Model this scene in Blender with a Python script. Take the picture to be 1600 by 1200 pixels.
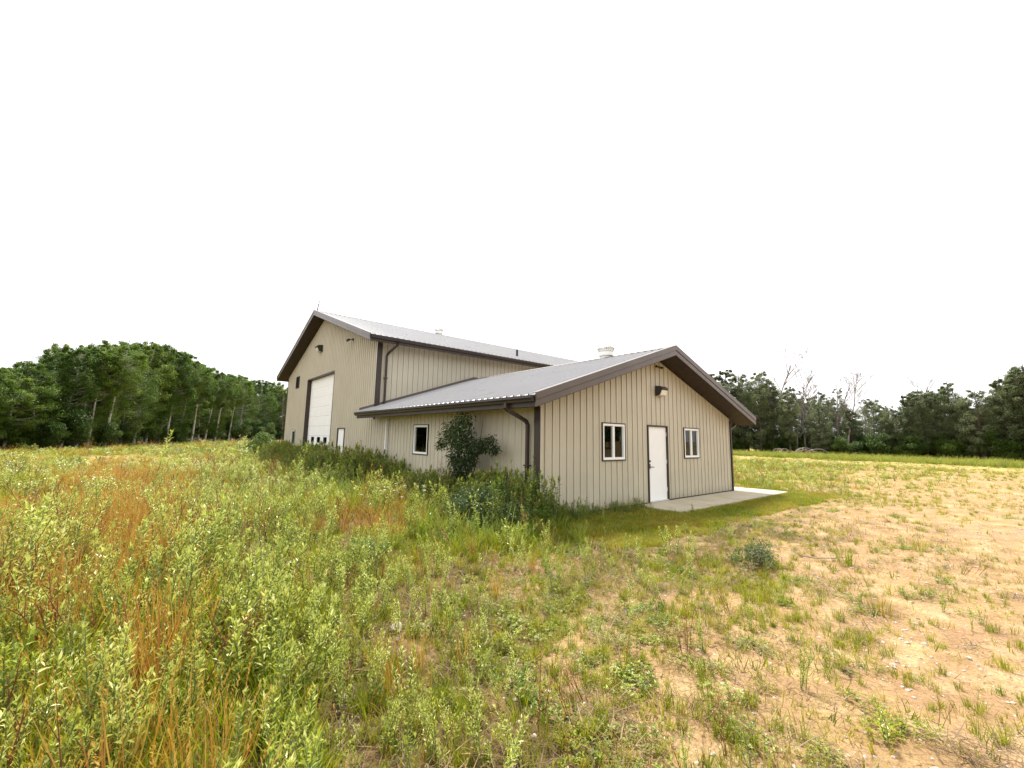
import bpy, math, random
import numpy as np
from mathutils import Vector, Matrix, Euler

for _o in list(bpy.data.objects):
    bpy.data.objects.remove(_o, do_unlink=True)
SC = bpy.context.scene
COL = SC.collection
R = math.radians

# ------------------------------------------------------------------ camera
CAM = Vector((-6.179, -6.533, 1.694))
yaw, pitch, roll = 0.68937, 0.1278, 0.01895
fwd = Vector((math.sin(yaw) * math.cos(pitch), math.cos(yaw) * math.cos(pitch), math.sin(pitch)))
rgt = Vector((math.cos(yaw), -math.sin(yaw), 0))
upv = rgt.cross(fwd)
r2 = rgt * math.cos(roll) + upv * math.sin(roll)
u2 = upv * math.cos(roll) - rgt * math.sin(roll)
cam = bpy.data.cameras.new('camera')
cam.sensor_width = 36.0
cam.lens = 654.81 / 1600 * 36
cam.clip_start = 0.05
cam.clip_end = 3000
cob = bpy.data.objects.new('camera', cam)
COL.objects.link(cob)
cob.matrix_world = Matrix(((r2.x, u2.x, -fwd.x, CAM.x), (r2.y, u2.y, -fwd.y, CAM.y), (r2.z, u2.z, -fwd.z, CAM.z), (0, 0, 0, 1)))
SC.camera = cob

# ------------------------------------------------------------------ sky, sun, exposure
SUN_EL, SUN_AZ = 65.0, 150.0         # soft high sun behind the building; azimuth from -Y towards +X
sdir = Vector((math.sin(R(SUN_AZ)) * math.cos(R(SUN_EL)), -math.cos(R(SUN_AZ)) * math.cos(R(SUN_EL)), math.sin(R(SUN_EL))))
W = bpy.data.worlds.new('World')
SC.world = W
W.use_nodes = True
wn, wl = W.node_tree.nodes, W.node_tree.links
bg = wn['Background']
sky = wn.new('ShaderNodeTexSky')
sky.sky_type = 'NISHITA'
sky.sun_disc = False
sky.sun_elevation = R(SUN_EL)
sky.sun_rotation = math.atan2(sdir.x, sdir.y)
sky.dust_density = 4.0
hs = wn.new('ShaderNodeHueSaturation')
hs.inputs['Saturation'].default_value = 0.25
wl.new(sky.outputs[0], hs.inputs['Color'])
mx = wn.new('ShaderNodeMix')
mx.data_type = 'RGBA'
mx.inputs[0].default_value = 0.85      # the closed white cloud layer over the clear sky
mx.inputs[7].default_value = (9.0, 9.0, 9.1, 1)
wl.new(hs.outputs[0], mx.inputs[6])
wl.new(mx.outputs[2], bg.inputs['Color'])
bg.inputs['Strength'].default_value = 0.092
sl = bpy.data.lights.new('sun', 'SUN')
sl.energy = 3.8
sl.angle = R(9)
sl.color = (1.0, 0.95, 0.87)
so = bpy.data.objects.new('sun', sl)
COL.objects.link(so)
so.rotation_euler = (-sdir).to_track_quat('-Z', 'Y').to_euler()
so.location = (0, 0, 40)
vs = SC.view_settings
vs.view_transform = 'Standard'
vs.look = 'None'
vs.gamma = 1.0
vs.use_curve_mapping = False
vs.exposure = 1.15

# ------------------------------------------------------------------ materials
def ramp(nt, fac, stops):
    n = nt.nodes.new('ShaderNodeValToRGB')
    e = n.color_ramp.elements
    while len(e) < len(stops):
        e.new(0.5)
    for i, (pos, c) in enumerate(stops):
        e[i].position = pos
        e[i].color = (*c, 1)
    nt.links.new(fac, n.inputs[0])
    return n.outputs[0]

def math_node(nt, op, a, b=None, clamp=False):
    n = nt.nodes.new('ShaderNodeMath')
    n.operation = op
    n.use_clamp = clamp
    for i, v in enumerate((a, b)):
        if v is None:
            continue
        if isinstance(v, (int, float)):
            n.inputs[i].default_value = v
        else:
            nt.links.new(v, n.inputs[i])
    return n.outputs[0]

def noise(nt, scale, detail=4, rough=.6, vec=None, dist=0.):
    n = nt.nodes.new('ShaderNodeTexNoise')
    n.inputs['Scale'].default_value = scale
    n.inputs['Detail'].default_value = detail
    n.inputs['Roughness'].default_value = rough
    n.inputs['Distortion'].default_value = dist
    if vec is not None:
        nt.links.new(vec, n.inputs['Vector'])
    return n.outputs['Fac']

def coords(nt, kind='Object', scale=None):
    t = nt.nodes.new('ShaderNodeTexCoord').outputs[kind] if kind != 'World' else nt.nodes.new('ShaderNodeNewGeometry').outputs['Position']
    if scale:
        m = nt.nodes.new('ShaderNodeMapping')
        m.inputs['Scale'].default_value = scale
        nt.links.new(t, m.inputs['Vector'])
        t = m.outputs[0]
    return t

def mixc(nt, fac, a, b, mode='MIX'):
    n = nt.nodes.new('ShaderNodeMix')
    n.data_type = 'RGBA'
    n.blend_type = mode
    for i, v in ((0, fac), (6, a), (7, b)):
        if isinstance(v, (int, float)):
            n.inputs[i].default_value = v
        elif isinstance(v, tuple):
            n.inputs[i].default_value = (*v, 1)
        else:
            nt.links.new(v, n.inputs[i])
    return n.outputs[2]

def new_mat(name):
    m = bpy.data.materials.new(name)
    m.use_nodes = True
    nt = m.node_tree
    return m, nt, nt.nodes['Principled BSDF']

def surf(name, col, rough=.6, spec=.4, var=.12, scale=3., metallic=0., streak=0., bump=0., dirt=None, coat=0., splash=None):
    """painted / plain surface with soft blotches, optional vertical streaks and dirt spots"""
    m, nt, b = new_mat(name)
    v = coords(nt, 'World')
    n1 = noise(nt, scale, 5, .6, v)
    dark = tuple(c * (1 - var) for c in col)
    lite = tuple(min(1, c * (1 + var)) for c in col)
    c = ramp(nt, n1, [(.3, dark), (.7, lite)])
    if streak:
        n2 = noise(nt, 1., 4, .7, coords(nt, 'World', (9, 9, .5)))
        f = math_node(nt, 'MULTIPLY', ramp(nt, n2, [(.5, (0, 0, 0)), (.8, (1, 1, 1))]), streak)
        c = mixc(nt, f, c, tuple(k * .6 for k in col))
    if dirt:
        n3 = noise(nt, dirt[0], 6, .7, v)
        c = mixc(nt, ramp(nt, n3, [(dirt[1], (0, 0, 0)), (dirt[1] + .1, (1, 1, 1))]), c, dirt[2])
    if splash:
        # mud thrown up from the ground by rain, dying out within half a metre
        sx = nt.nodes.new('ShaderNodeSeparateXYZ')
        nt.links.new(v, sx.inputs[0])
        edge = math_node(nt, 'ADD', math_node(nt, 'MULTIPLY', sx.outputs['Z'], 1.6), math_node(nt, 'MULTIPLY', noise(nt, 5., 6, .7, v), .9))
        c = mixc(nt, math_node(nt, 'MULTIPLY', ramp(nt, edge, [(.35, (1, 1, 1)), (.95, (0, 0, 0))]), .55), c, splash)
    nt.links.new(c, b.inputs['Base Color'])
    rr = ramp(nt, noise(nt, scale * 2.3, 4, .6, v), [(.3, (rough * .85,) * 3), (.7, (min(1, rough * 1.15),) * 3)])
    nt.links.new(rr, b.inputs['Roughness'])
    b.inputs['Specular IOR Level'].default_value = spec
    b.inputs['Metallic'].default_value = metallic
    b.inputs['Coat Weight'].default_value = coat
    if bump:
        bn = nt.nodes.new('ShaderNodeBump')
        bn.inputs['Strength'].default_value = bump
        bn.inputs['Distance'].default_value = .01
        nt.links.new(noise(nt, scale * 12, 5, .7, v), bn.inputs['Height'])
        nt.links.new(bn.outputs[0], b.inputs['Normal'])
    return m

def leafy(name, stops, trans=.3, rough=.55, back=None, dry=None, spec=.35):
    """leaf or blade: colour picked per leaf and per plant, light shines through; 'tint' turns a plant dry"""
    m, nt, b = new_mat(name)
    at = nt.nodes.new('ShaderNodeAttribute')
    at.attribute_name = 'rnd'
    oi = nt.nodes.new('ShaderNodeObjectInfo')
    f = math_node(nt, 'ADD', math_node(nt, 'MULTIPLY', at.outputs['Fac'], .55), math_node(nt, 'MULTIPLY', oi.outputs['Random'], .45))
    c = ramp(nt, f, stops)
    if back:
        g = nt.nodes.new('ShaderNodeNewGeometry')
        c = mixc(nt, g.outputs['Backfacing'], c, back)
    if dry:
        ti = nt.nodes.new('ShaderNodeAttribute')
        ti.attribute_type = 'INSTANCER'
        ti.attribute_name = 'tint'
        c = mixc(nt, ti.outputs['Fac'], c, dry)
    nt.links.new(c, b.inputs['Base Color'])
    b.inputs['Roughness'].default_value = rough
    b.inputs['Specular IOR Level'].default_value = spec
    t = nt.nodes.new('ShaderNodeBsdfTranslucent')
    nt.links.new(c, t.inputs['Color'])
    mi = nt.nodes.new('ShaderNodeMixShader')
    mi.inputs[0].default_value = trans
    nt.links.new(b.outputs[0], mi.inputs[1])
    nt.links.new(t.outputs[0], mi.inputs[2])
    nt.links.new(mi.outputs[0], nt.nodes['Material Output'].inputs['Surface'])
    return m

M = {}
M['tan'] = surf('tan_painted_steel', (.52, .475, .372), .42, .45, .06, .9, streak=.2, splash=(.30, .24, .16), dirt=(5., .70, (.36, .31, .23)))
M['brown'] = surf('brown_trim_steel', (.040, .027, .021), .45, .4, .12, 2.)
M['rake'] = surf('bronze_rake_steel', (.105, .082, .070), .4, .5, .1, 2.)
M['soffit'] = surf('dark_brown_soffit', (.034, .020, .014), .6, .3, .15, 4.)
M['roof'] = surf('bronze_roof_steel', (.31, .305, .31), .30, .65, .05, .6)
M['gutter'] = surf('dark_brown_gutter', (.030, .021, .020), .35, .5, .12, 2.)
M['white'] = surf('white_paint', (.88, .88, .87), .45, .4, .03, 2., dirt=(3., .74, (.66, .64, .58)))
M['galv'] = surf('galvanised_steel', (.62, .62, .58), .4, .5, .1, 8., metallic=.3)
M['black'] = surf('black_metal', (.02, .018, .018), .4, .5, .2, 6.)
M['bronze'] = surf('dark_bronze_lamp', (.03, .025, .022), .45, .5, .2, 6.)
M['lens'] = surf('frosted_lamp_glass', (.75, .74, .68), .25, .6, .05, 8.)
M['concrete'] = surf('weathered_concrete', (.46, .405, .30), .85, .2, .14, 1.6, bump=.35, dirt=(2.2, .62, (.25, .19, .12)))
M['dark'] = surf('dark_interior', (.05, .045, .04), .9, .1, .1, 2.)
M['bark_pale'] = surf('pale_aspen_bark', (.42, .40, .34), .8, .2, .25, 3., dirt=(4., .60, (.08, .07, .06)))
M['bark_dark'] = surf('dark_bark', (.10, .08, .06), .9, .1, .3, 4.)
M['bark_dead'] = surf('dead_grey_wood', (.25, .21, .19), .9, .1, .2, 4.)
M['stone'] = surf('pale_field_stone', (.40, .34, .28), .85, .2, .25, 9., bump=.3, dirt=(12., .6, (.30, .24, .18)))
M['stem_red'] = surf('reddish_stem', (.20, .09, .05), .7, .2, .2, 8.)
M['stem_green'] = surf('green_stem', (.16, .20, .06), .7, .2, .2, 8.)
def glass():
    m, nt, b = new_mat('window_glass')
    fr = nt.nodes.new('ShaderNodeFresnel')
    fr.inputs['IOR'].default_value = 1.45
    gl = nt.nodes.new('ShaderNodeBsdfGlossy')
    gl.inputs['Roughness'].default_value = .015
    tr = nt.nodes.new('ShaderNodeBsdfTransparent')
    tr.inputs['Color'].default_value = (.80, .86, .82, 1)
    mi = nt.nodes.new('ShaderNodeMixShader')
    nt.links.new(fr.outputs[0], mi.inputs[0])
    nt.links.new(tr.outputs[0], mi.inputs[1])
    nt.links.new(gl.outputs[0], mi.inputs[2])
    nt.links.new(mi.outputs[0], nt.nodes['Material Output'].inputs['Surface'])
    return m
M['glass'] = glass()
M['screen'] = surf('insect_screen', (.10, .11, .09), .8, .2, .1, 30.)

# plants
M['grass'] = leafy('green_grass', [(.05, (.045, .095, .003)), (.35, (.13, .205, .005)), (.65, (.27, .31, .008)), (.95, (.46, .42, .03))], .42, dry=(.42, .30, .04))
M['lush'] = leafy('lush_dark_grass', [(.05, (.035, .085, .005)), (.5, (.105, .19, .008)), (.95, (.28, .34, .02))], .45, dry=(.46, .38, .08))
M['orange'] = leafy('dry_orange_grass', [(.05, (.17, .05, .014)), (.3, (.33, .135, .018)), (.6, (.47, .26, .03)), (.95, (.60, .46, .10))], .3, dry=(.50, .33, .10))
M['straw'] = leafy('pale_straw', [(.05, (.28, .20, .03)), (.5, (.43, .35, .06)), (.95, (.60, .54, .17))], .3, dry=(.6, .5, .2))
M['pale'] = leafy('pale_weed_leaf', [(.05, (.06, .12, .005)), (.3, (.20, .28, .010)), (.6, (.45, .50, .03)), (.85, (.84, .85, .36))], .34, .33, back=(.52, .57, .13), dry=(.48, .38, .12), spec=.8)
M['herb'] = leafy('green_weed_leaf', [(.05, (.055, .11, .012)), (.5, (.15, .24, .018)), (.95, (.36, .42, .06))], .3, .45, dry=(.35, .22, .07), spec=.5)
M['bush'] = leafy('elder_leaf', [(.05, (.02, .045, .016)), (.5, (.065, .12, .022)), (.95, (.30, .38, .06))], .35, .4, back=(.06, .09, .03), spec=.35)
M['aspen'] = leafy('aspen_leaf', [(.05, (.045, .09, .012)), (.5, (.095, .165, .018)), (.95, (.21, .28, .04))], .4, .5)
M['poplar'] = leafy('grey_poplar_leaf', [(.05, (.08, .11, .045)), (.5, (.155, .19, .085)), (.95, (.28, .32, .16))], .4, .5)
M['shrub'] = leafy('undergrowth_leaf', [(.05, (.035, .07, .012)), (.5, (.07, .125, .02)), (.95, (.15, .21, .04))], .3, .5)
M['petal'] = leafy('white_petal', [(0, (.75, .75, .70)), (1, (.85, .85, .82))], .2)

# ------------------------------------------------------------------ mesh helpers
class MB:
    """collects boxes, prisms and tubes for one mesh"""
    def __init__(s):
        s.v, s.f = [], []
    def add(s, vs, fs):
        o = len(s.v)
        s.v += [tuple(map(float, x)) for x in vs]
        s.f += [tuple(o + i for i in q) for q in fs]
        return s
    def box(s, lo, hi):
        (a, b, c), (d, e, f) = lo, hi
        return s.add([(a, b, c), (d, b, c), (d, e, c), (a, e, c), (a, b, f), (d, b, f), (d, e, f), (a, e, f)],
                     [(0, 3, 2, 1), (4, 5, 6, 7), (0, 1, 5, 4), (1, 2, 6, 5), (2, 3, 7, 6), (3, 0, 4, 7)])
    def prism(s, prof, o, u, v, ext):
        """2D profile (a,b) in axes u,v at o, pushed along ext, both ends closed"""
        o, u, v, ext = map(Vector, (o, u, v, ext))
        n = len(prof)
        A = [o + u * a + v * b for a, b in prof]
        B = [p + ext for p in A]
        fs = [(i, (i + 1) % n, n + (i + 1) % n, n + i) for i in range(n)]
        fs += [tuple(range(n))[::-1], tuple(range(n, 2 * n))]
        return s.add(A + B, fs)
    def tube(s, path, rad, sides=6, cap=True):
        path = [Vector(p) for p in path]
        rad = rad if isinstance(rad, (list, tuple)) else [rad] * len(path)
        vs, fs = [], []
        for i, p in enumerate(path):
            d = (path[min(i + 1, len(path) - 1)] - path[max(i - 1, 0)]).normalized()
            a = d.cross(Vector((0, 0, 1)) if abs(d.z) < .9 else Vector((1, 0, 0))).normalized()
            b = d.cross(a)
            for k in range(sides):
                t = 2 * math.pi * (k + .5) / sides
                vs.append(p + (a * math.cos(t) + b * math.sin(t)) * rad[i])
        for i in range(len(path) - 1):
            for k in range(sides):
                k2 = (k + 1) % sides
                fs.append((i * sides + k, i * sides + k2, (i + 1) * sides + k2, (i + 1) * sides + k))
        if cap:
            fs.append(tuple(range(sides))[::-1])
            e = (len(path) - 1) * sides
            fs.append(tuple(range(e, e + sides)))
        return s.add(vs, fs)
    def lathe(s, prof, c, sides=20):
        vs, fs = [], []
        for r, z in prof:
            for k in range(sides):
                t = 2 * math.pi * k / sides
                vs.append((c[0] + r * math.cos(t), c[1] + r * math.sin(t), c[2] + z))
        for i in range(len(prof) - 1):
            for k in range(sides):
                k2 = (k + 1) % sides
                fs.append((i * sides + k, i * sides + k2, (i + 1) * sides + k2, (i + 1) * sides + k))
        fs.append(tuple(range(sides))[::-1])
        fs.append(tuple(range((len(prof) - 1) * sides, len(prof) * sides)))
        return s.add(vs, fs)
    def build(s, name, mat, parent=None, smooth=False, bevel=0.):
        me = bpy.data.meshes.new(name)
        me.from_pydata(s.v, [], s.f)
        me.materials.append(M[mat] if isinstance(mat, str) else mat)
        if smooth:
            me.polygons.foreach_set('use_smooth', [True] * len(me.polygons))
        o = bpy.data.objects.new(name, me)
        COL.objects.link(o)
        if parent is not None:
            o.parent = parent
        if bevel:
            bm = o.modifiers.new('bevel', 'BEVEL')
            bm.width = bevel
            bm.segments = 2
            bm.limit_method = 'ANGLE'
        return o

def tag(o, label=None, cat=None, group=None, kind=None):
    for k, v in (('label', label), ('category', cat), ('group', group), ('kind', kind)):
        if v:
            o[k] = v
    return o

def empty(name, loc=(0, 0, 0)):
    o = bpy.data.objects.new(name, None)
    o.empty_display_size = .2
    o.location = loc
    COL.objects.link(o)
    return o

class PB:
    """plant mesh: blades, leaves and stems with a random number per leaf; one material slot per kind"""
    def __init__(s, seed):
        s.rg = random.Random(seed)
        s.v, s.f, s.r, s.m = [], [], [], []
    def blade(s, p, az, L, w, tilt=.15, bend=.5, n=3, mi=0, rnd=None):
        rg = s.rg
        rnd = rg.random() if rnd is None else rnd
        tw = az + math.pi / 2 + rg.uniform(-.5, .5)
        sx, sy = math.cos(tw) * w / 2, math.sin(tw) * w / 2
        x, y, z = p
        t = tilt
        o = len(s.v)
        for i in range(n):
            k = w and (1 - .55 * i / n)
            s.v += [(x - sx * k, y - sy * k, z), (x + sx * k, y + sy * k, z)]
            x += math.cos(az) * math.sin(t) * L / n
            y += math.sin(az) * math.sin(t) * L / n
            z += math.cos(t) * L / n
            t += bend / n
        s.v.append((x, y, z))
        for i in range(n - 1):
            s.f.append((o + 2 * i, o + 2 * i + 1, o + 2 * i + 3, o + 2 * i + 2))
            s.m.append(mi)
        s.f.append((o + 2 * n - 2, o + 2 * n - 1, o + 2 * n))
        s.m.append(mi)
        s.r += [rnd] * (2 * n + 1)
        return (x, y, z)
    def leaf(s, p, d, L, w, mi=0, rnd=None, fold=.25, droop=.0):
        rg = s.rg
        rnd = rg.random() if rnd is None else rnd
        d = Vector(d).normalized()
        a = d.cross(Vector((0, 0, 1)))
        if a.length < .05:
            a = Vector((1, 0, 0))
        a.normalize()
        a = (a + Vector((rg.uniform(-.4, .4), rg.uniform(-.4, .4), rg.uniform(-.4, .4)))).normalized()
        nrm = a.cross(d)
        p = Vector(p)
        mid = p + d * L * .45
        o = len(s.v)
        tip = p + d * L - Vector((0, 0, droop * L))
        for q in (p, mid + a * w / 2 + nrm * w * fold, tip, mid - a * w / 2 + nrm * w * fold):
            s.v.append(tuple(q))
        s.f += [(o, o + 1, o + 2), (o, o + 2, o + 3)]
        s.m += [mi, mi]
        s.r += [rnd] * 4
    def stem(s, path, r0, r1, mi=0, sides=3):
        mb = MB()
        n = len(path)
        mb.tube(path, [r0 + (r1 - r0) * i / (n - 1) for i in range(n)], sides, cap=False)
        o = len(s.v)
        s.v += mb.v
        s.f += [tuple(o + i for i in q) for q in mb.f]
        s.m += [mi] * len(mb.f)
        s.r += [s.rg.random()] * len(mb.v)
    def mesh(s, name, mats):
        me = bpy.data.meshes.new(name)
        me.from_pydata(s.v, [], s.f)
        for k in mats:
            me.materials.append(M[k])
        me.polygons.foreach_set('material_index', s.m)
        a = me.attributes.new('rnd', 'FLOAT', 'POINT')
        a.data.foreach_set('value', s.r)
        return me
    def build(s, name, mats, parent=None, loc=None):
        o = bpy.data.objects.new(name, s.mesh(name, mats))
        COL.objects.link(o)
        if parent is not None:
            o.parent = parent
        if loc is not None:
            o.location = loc
        return o

def vnoise(x, y, sc, seed):
    """smooth value noise, 0..1"""
    rs = np.random.RandomState(seed)
    T = rs.rand(64, 64)
    x, y = np.asarray(x) / sc + 1000, np.asarray(y) / sc + 1000
    i, j = np.floor(x).astype(int), np.floor(y).astype(int)
    fx, fy = x - i, y - j
    fx, fy = fx * fx * (3 - 2 * fx), fy * fy * (3 - 2 * fy)
    g = lambda a, b: T[a % 64, b % 64]
    return (g(i, j) * (1 - fx) + g(i + 1, j) * fx) * (1 - fy) + (g(i, j + 1) * (1 - fx) + g(i + 1, j + 1) * fx) * fy

# ------------------------------------------------------------------ ground cover map (on the ground, metres)
# x, y, green grass, height, orange dry grass, pale weeds, straw, bare sand, lush dark grass
COVER=[
 (-13.81,34.04,0.5,0.9,0.06,0.5,0.5,0.1,0),
 (-11.17,37.46,0.5,0.9,0.06,0.62,0.5,0.1,0),
 (-7.6,27.25,0.3,0.6,0.06,0.25,0.9,0.3,0),
 (-4.4,31.46,0.6,0.9,0,0.5,0.5,0.1,0),
 (0.1,35.1,0.7,1,0,0.75,0.2,0.1,0),
 (42.77,13.78,0.5,0.5,0,0.12,1,0.1,0),
 (47.98,9.22,0.5,0.5,0,0.12,1,0.1,0),
 (50.82,4.27,0.5,0.5,0,0.12,1,0.1,0),
 (49.26,-0.7,0.5,0.5,0,0.12,1,0.15,0),
 (43.32,-4.84,0.5,0.5,0,0.12,1,0.15,0),
 (35.19,7.95,0.5,0.8,0,0.38,0.6,0.2,0),
 (34.3,-0.61,0.4,0.7,0,0.25,0.6,0.4,0),
 (-11.1,19.95,0.6,1,0.06,1,0.3,0.1,0),
 (-9.19,19.03,0.6,1,0.06,1,0.3,0.1,0),
 (-7.08,16.24,0.3,0.8,0.31,0.5,0.8,0.2,0),
 (-5.02,17.03,0.5,1,0.01,1,0.4,0.1,0),
 (-2.42,18.01,0.6,1,0,1,0.1,0.1,0),
 (-0.56,17.17,0.7,1.1,0,1,0.1,0.1,0.4),
 (0.48,14.38,0.7,1.2,0,0.5,0,0.1,0.9),
 (0.81,10.54,0.7,1.3,0,0.38,0,0.1,1),
 (-9.18,10.01,0.6,1,0.1,1,0.1,0.1,0),
 (-8.45,10.29,0.6,1,0.06,1,0.1,0.1,0),
 (-7.77,10.69,0.3,1,0.8,0.5,0.1,0.1,0),
 (-6.68,7.8,0.3,1,0.85,0.5,0.1,0.1,0),
 (-5.94,8.76,0.5,1,0.14,1,0.1,0.1,0),
 (-4.82,8.09,0.5,1,0,1,0.1,0.1,0),
 (-3.38,8.08,0.6,1,0,1,0.1,0.1,0),
 (-2.48,6.67,0.8,1.1,0,0.75,0.05,0.1,0.5),
 (-1.4,6.02,0.8,1.2,0,0.25,0,0.1,0.9),
 (-0.73,4.07,0.7,1.1,0.01,0.25,0,0.1,1),
 (-0.3,2.52,0.7,1,0.01,0.25,0,0.1,1),
 (-8.1,4.41,0.6,1,0.23,1,0,0.1,0),
 (-7.62,4.08,0.6,1,0.31,0.88,0,0.1,0),
 (-7.05,3.69,0.2,1,0.9,0.38,0,0.1,0),
 (-6.44,2.71,0.2,1,0.9,0.38,0,0.1,0),
 (-5.88,2.88,0.5,1,0.14,1,0.1,0.1,0),
 (-5.2,2.41,0.5,1,0,1,0.1,0.1,0),
 (-4.5,1.93,0.5,1,0.01,1,0.1,0.1,0),
 (-3.53,1.92,0.6,0.9,0.08,0.75,0.2,0.1,0),
 (-3.06,0.94,0.5,0.9,0.26,0.38,0.3,0.1,0),
 (-2.41,0.49,0.6,1,0.08,0.25,0.2,0.1,0.5),
 (-2.23,-0.5,0.6,0.9,0.04,0.25,0.2,0.1,0.8),
 (-1.25,-0.63,0.6,0.9,0.02,0.25,0.1,0.1,0.9),
 (-0.49,-1.15,0.7,0.7,0.04,0.12,0.1,0.1,0.7),
 (0.07,-1.84,0.9,0.4,0.02,0.06,0.1,0.2,0),
 (0.83,-2.37,0.9,0.35,0.01,0.12,0.1,0.2,0),
 (1.61,-2.91,0.8,0.4,0.01,0.5,0.2,0.3,0),
 (2.9,-3.17,0.7,0.35,0,0.25,0.2,0.4,0),
 (6.07,-2.75,0.6,0.3,0,0.06,0.2,0.5,0),
 (10.33,-2.53,0.7,0.35,0,0.25,0.3,0.4,0),
 (15.73,-3.27,0.3,0.5,0,0.12,0.5,0.7,0),
 (15.16,-5,0.15,0.4,0,0.06,0.3,0.9,0),
 (17.43,-6.4,0.15,0.4,0,0.06,0.3,0.95,0),
 (15.39,1.06,0.5,0.8,0,0.5,0.6,0.3,0),
 (18.45,-0.62,0.4,0.7,0,0.38,0.7,0.4,0),
 (26.58,4.95,0.5,0.8,0,0.5,0.6,0.3,0),
 (27.32,1.48,0.4,0.7,0,0.38,0.7,0.4,0),
 (31.95,-2.48,0.3,0.6,0,0.19,0.7,0.6,0),
 (32.38,-6.17,0.3,0.6,0,0.12,0.6,0.7,0),
 (5.35,-3.71,0.15,0.4,0,0.06,0.3,0.85,0),
 (7.18,-4.49,0.1,0.4,0,0.06,0.25,0.9,0),
 (6.96,-5.98,0.1,0.4,0,0.04,0.2,1,0),
 (-7.5,1.31,0.39,1,0.8,0.5,0,0.1,0),
 (-7.02,0.81,0.39,1,0.8,0.5,0,0.1,0),
 (-6.59,0.79,0.52,1,0.6,0.75,0,0.1,0),
 (-6.16,0.18,0.39,1,0.8,0.38,0,0.1,0),
 (-5.74,0.17,0.78,1,0.01,1,0,0.1,0),
 (-5.18,-0.23,0.65,1,0.04,0.88,0.1,0.1,0),
 (-4.67,-0.6,0.81,0.9,0.04,0.62,0.12,0.17,0),
 (-4.14,-0.65,0.98,0.65,0.04,0.48,0.12,0.17,0.4),
 (-3.71,-1.3,0.62,0.58,0.08,0.8,0.18,0.26,0),
 (-3.32,-1.9,0.62,0.5,0.02,0.96,0.24,0.34,0),
 (-2.68,-2.36,0.81,0.43,0.02,0.48,0.3,0.47,0),
 (-1.98,-2.56,1,0.43,0.02,0.64,0.3,0.34,0),
 (-1.4,-3.14,1,0.43,0,0.64,0.3,0.42,0),
 (-0.3,-3.42,1,0.5,0,1,0.24,0.34,0),
 (0.46,-3.97,0.8,0.43,0,0.38,0.24,0.51,0),
 (1.23,-4.53,0.38,0.36,0,0.12,0.4,0.85,0),
 (2.17,-5.21,0.23,0.29,0,0.1,0.25,0.9,0),
 (2.46,-6.12,0.11,0.29,0,0.06,0.2,1,0),
 (-7.09,-0.8,0.52,1.12,0.7,0.75,0,0.1,0),
 (-6.7,-1.17,0.39,1.12,0.8,0.62,0,0.1,0),
 (-6.34,-1.2,0.65,1.12,0.41,1,0,0.1,0),
 (-5.95,-1.5,0.78,1.12,0.23,1,0,0.1,0),
 (-5.5,-1.84,0.91,1.12,0.02,0.75,0.1,0.1,0),
 (-5.04,-2.18,0.98,0.9,0.02,0.62,0.12,0.17,0),
 (-4.63,-2.5,0.81,0.58,0.04,0.8,0.18,0.3,0),
 (-4.21,-2.81,0.5,0.5,0.02,1,0.18,0.38,0),
 (-3.81,-3.28,0.75,0.5,0.01,0.8,0.18,0.34,0),
 (-3.31,-3.66,1,0.5,0.01,0.48,0.3,0.42,0),
 (-2.79,-4.05,0.98,0.43,0,0.32,0.3,0.51,0),
 (-2.22,-4.48,1,0.5,0,0.24,0.24,0.51,0),
 (-1.69,-4.88,0.85,0.43,0,0.12,0.24,0.59,0),
 (-1.15,-5.29,0.6,0.43,0,0.12,0.35,0.75,0),
 (-0.55,-5.74,0.22,0.29,0,0.06,0.25,0.95,0),
 (-0.01,-6.31,0.14,0.29,0,0.06,0.2,1,0),
 (-6.83,-2.16,0.78,1.008,0.23,1,0,0.1,0),
 (-6.48,-2.43,0.78,1.008,0.14,1,0,0.1,0),
 (-6.13,-2.7,0.78,1.008,0.23,1,0,0.1,0),
 (-5.77,-2.98,0.91,1.008,0.01,0.75,0.1,0.15,0),
 (-5.41,-3.26,1,0.9,0.04,0.5,0.06,0.17,0),
 (-5.01,-3.56,0.81,0.58,0.12,0.64,0.12,0.3,0),
 (-4.61,-3.88,0.62,0.5,0.02,0.8,0.18,0.34,0),
 (-4.2,-4.19,1,0.5,0.01,0.64,0.24,0.38,0),
 (-3.78,-4.51,1,0.5,0,0.32,0.24,0.51,0),
 (-3.33,-4.86,1,0.5,0,0.24,0.24,0.51,0),
 (-2.87,-5.21,1,0.5,0,0.12,0.24,0.55,0),
 (-2.45,-5.54,0.83,0.5,0,0.12,0.35,0.65,0),
 (-2.01,-5.88,0.51,0.43,0,0.06,0.3,0.85,0),
 (-1.62,-6.28,0.22,0.36,0,0.06,0.2,0.95,0),
 (-6.67,-3.02,0.78,0.896,0.23,1,0,0.15,0),
 (-6.28,-3.32,0.78,0.896,0.23,0.88,0.05,0.15,0),
 (-5.9,-3.62,0.715,0.896,0.08,0.62,0.1,0.2,0),
 (-5.51,-3.92,0.81,0.8,0.12,0.5,0.06,0.21,0),
 (-5.11,-4.23,0.89,0.5,0.08,0.48,0.12,0.26,0),
 (-4.71,-4.55,0.75,0.5,0.02,0.64,0.18,0.34,0),
 (-4.31,-4.86,0.98,0.5,0,0.32,0.24,0.51,0),
 (-3.9,-5.18,0.95,0.43,0,0.24,0.24,0.55,0),
 (-3.49,-5.51,0.94,0.43,0,0.19,0.24,0.59,0),
 (-3.07,-5.83,0.9,0.5,0,0.19,0.35,0.65,0),
 (-2.7,-6.12,0.67,0.43,0,0.12,0.3,0.75,0),
 (-2.36,-6.39,0.43,0.43,0,0.06,0.3,0.9,0),
]
CV = np.array(COVER)
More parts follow.
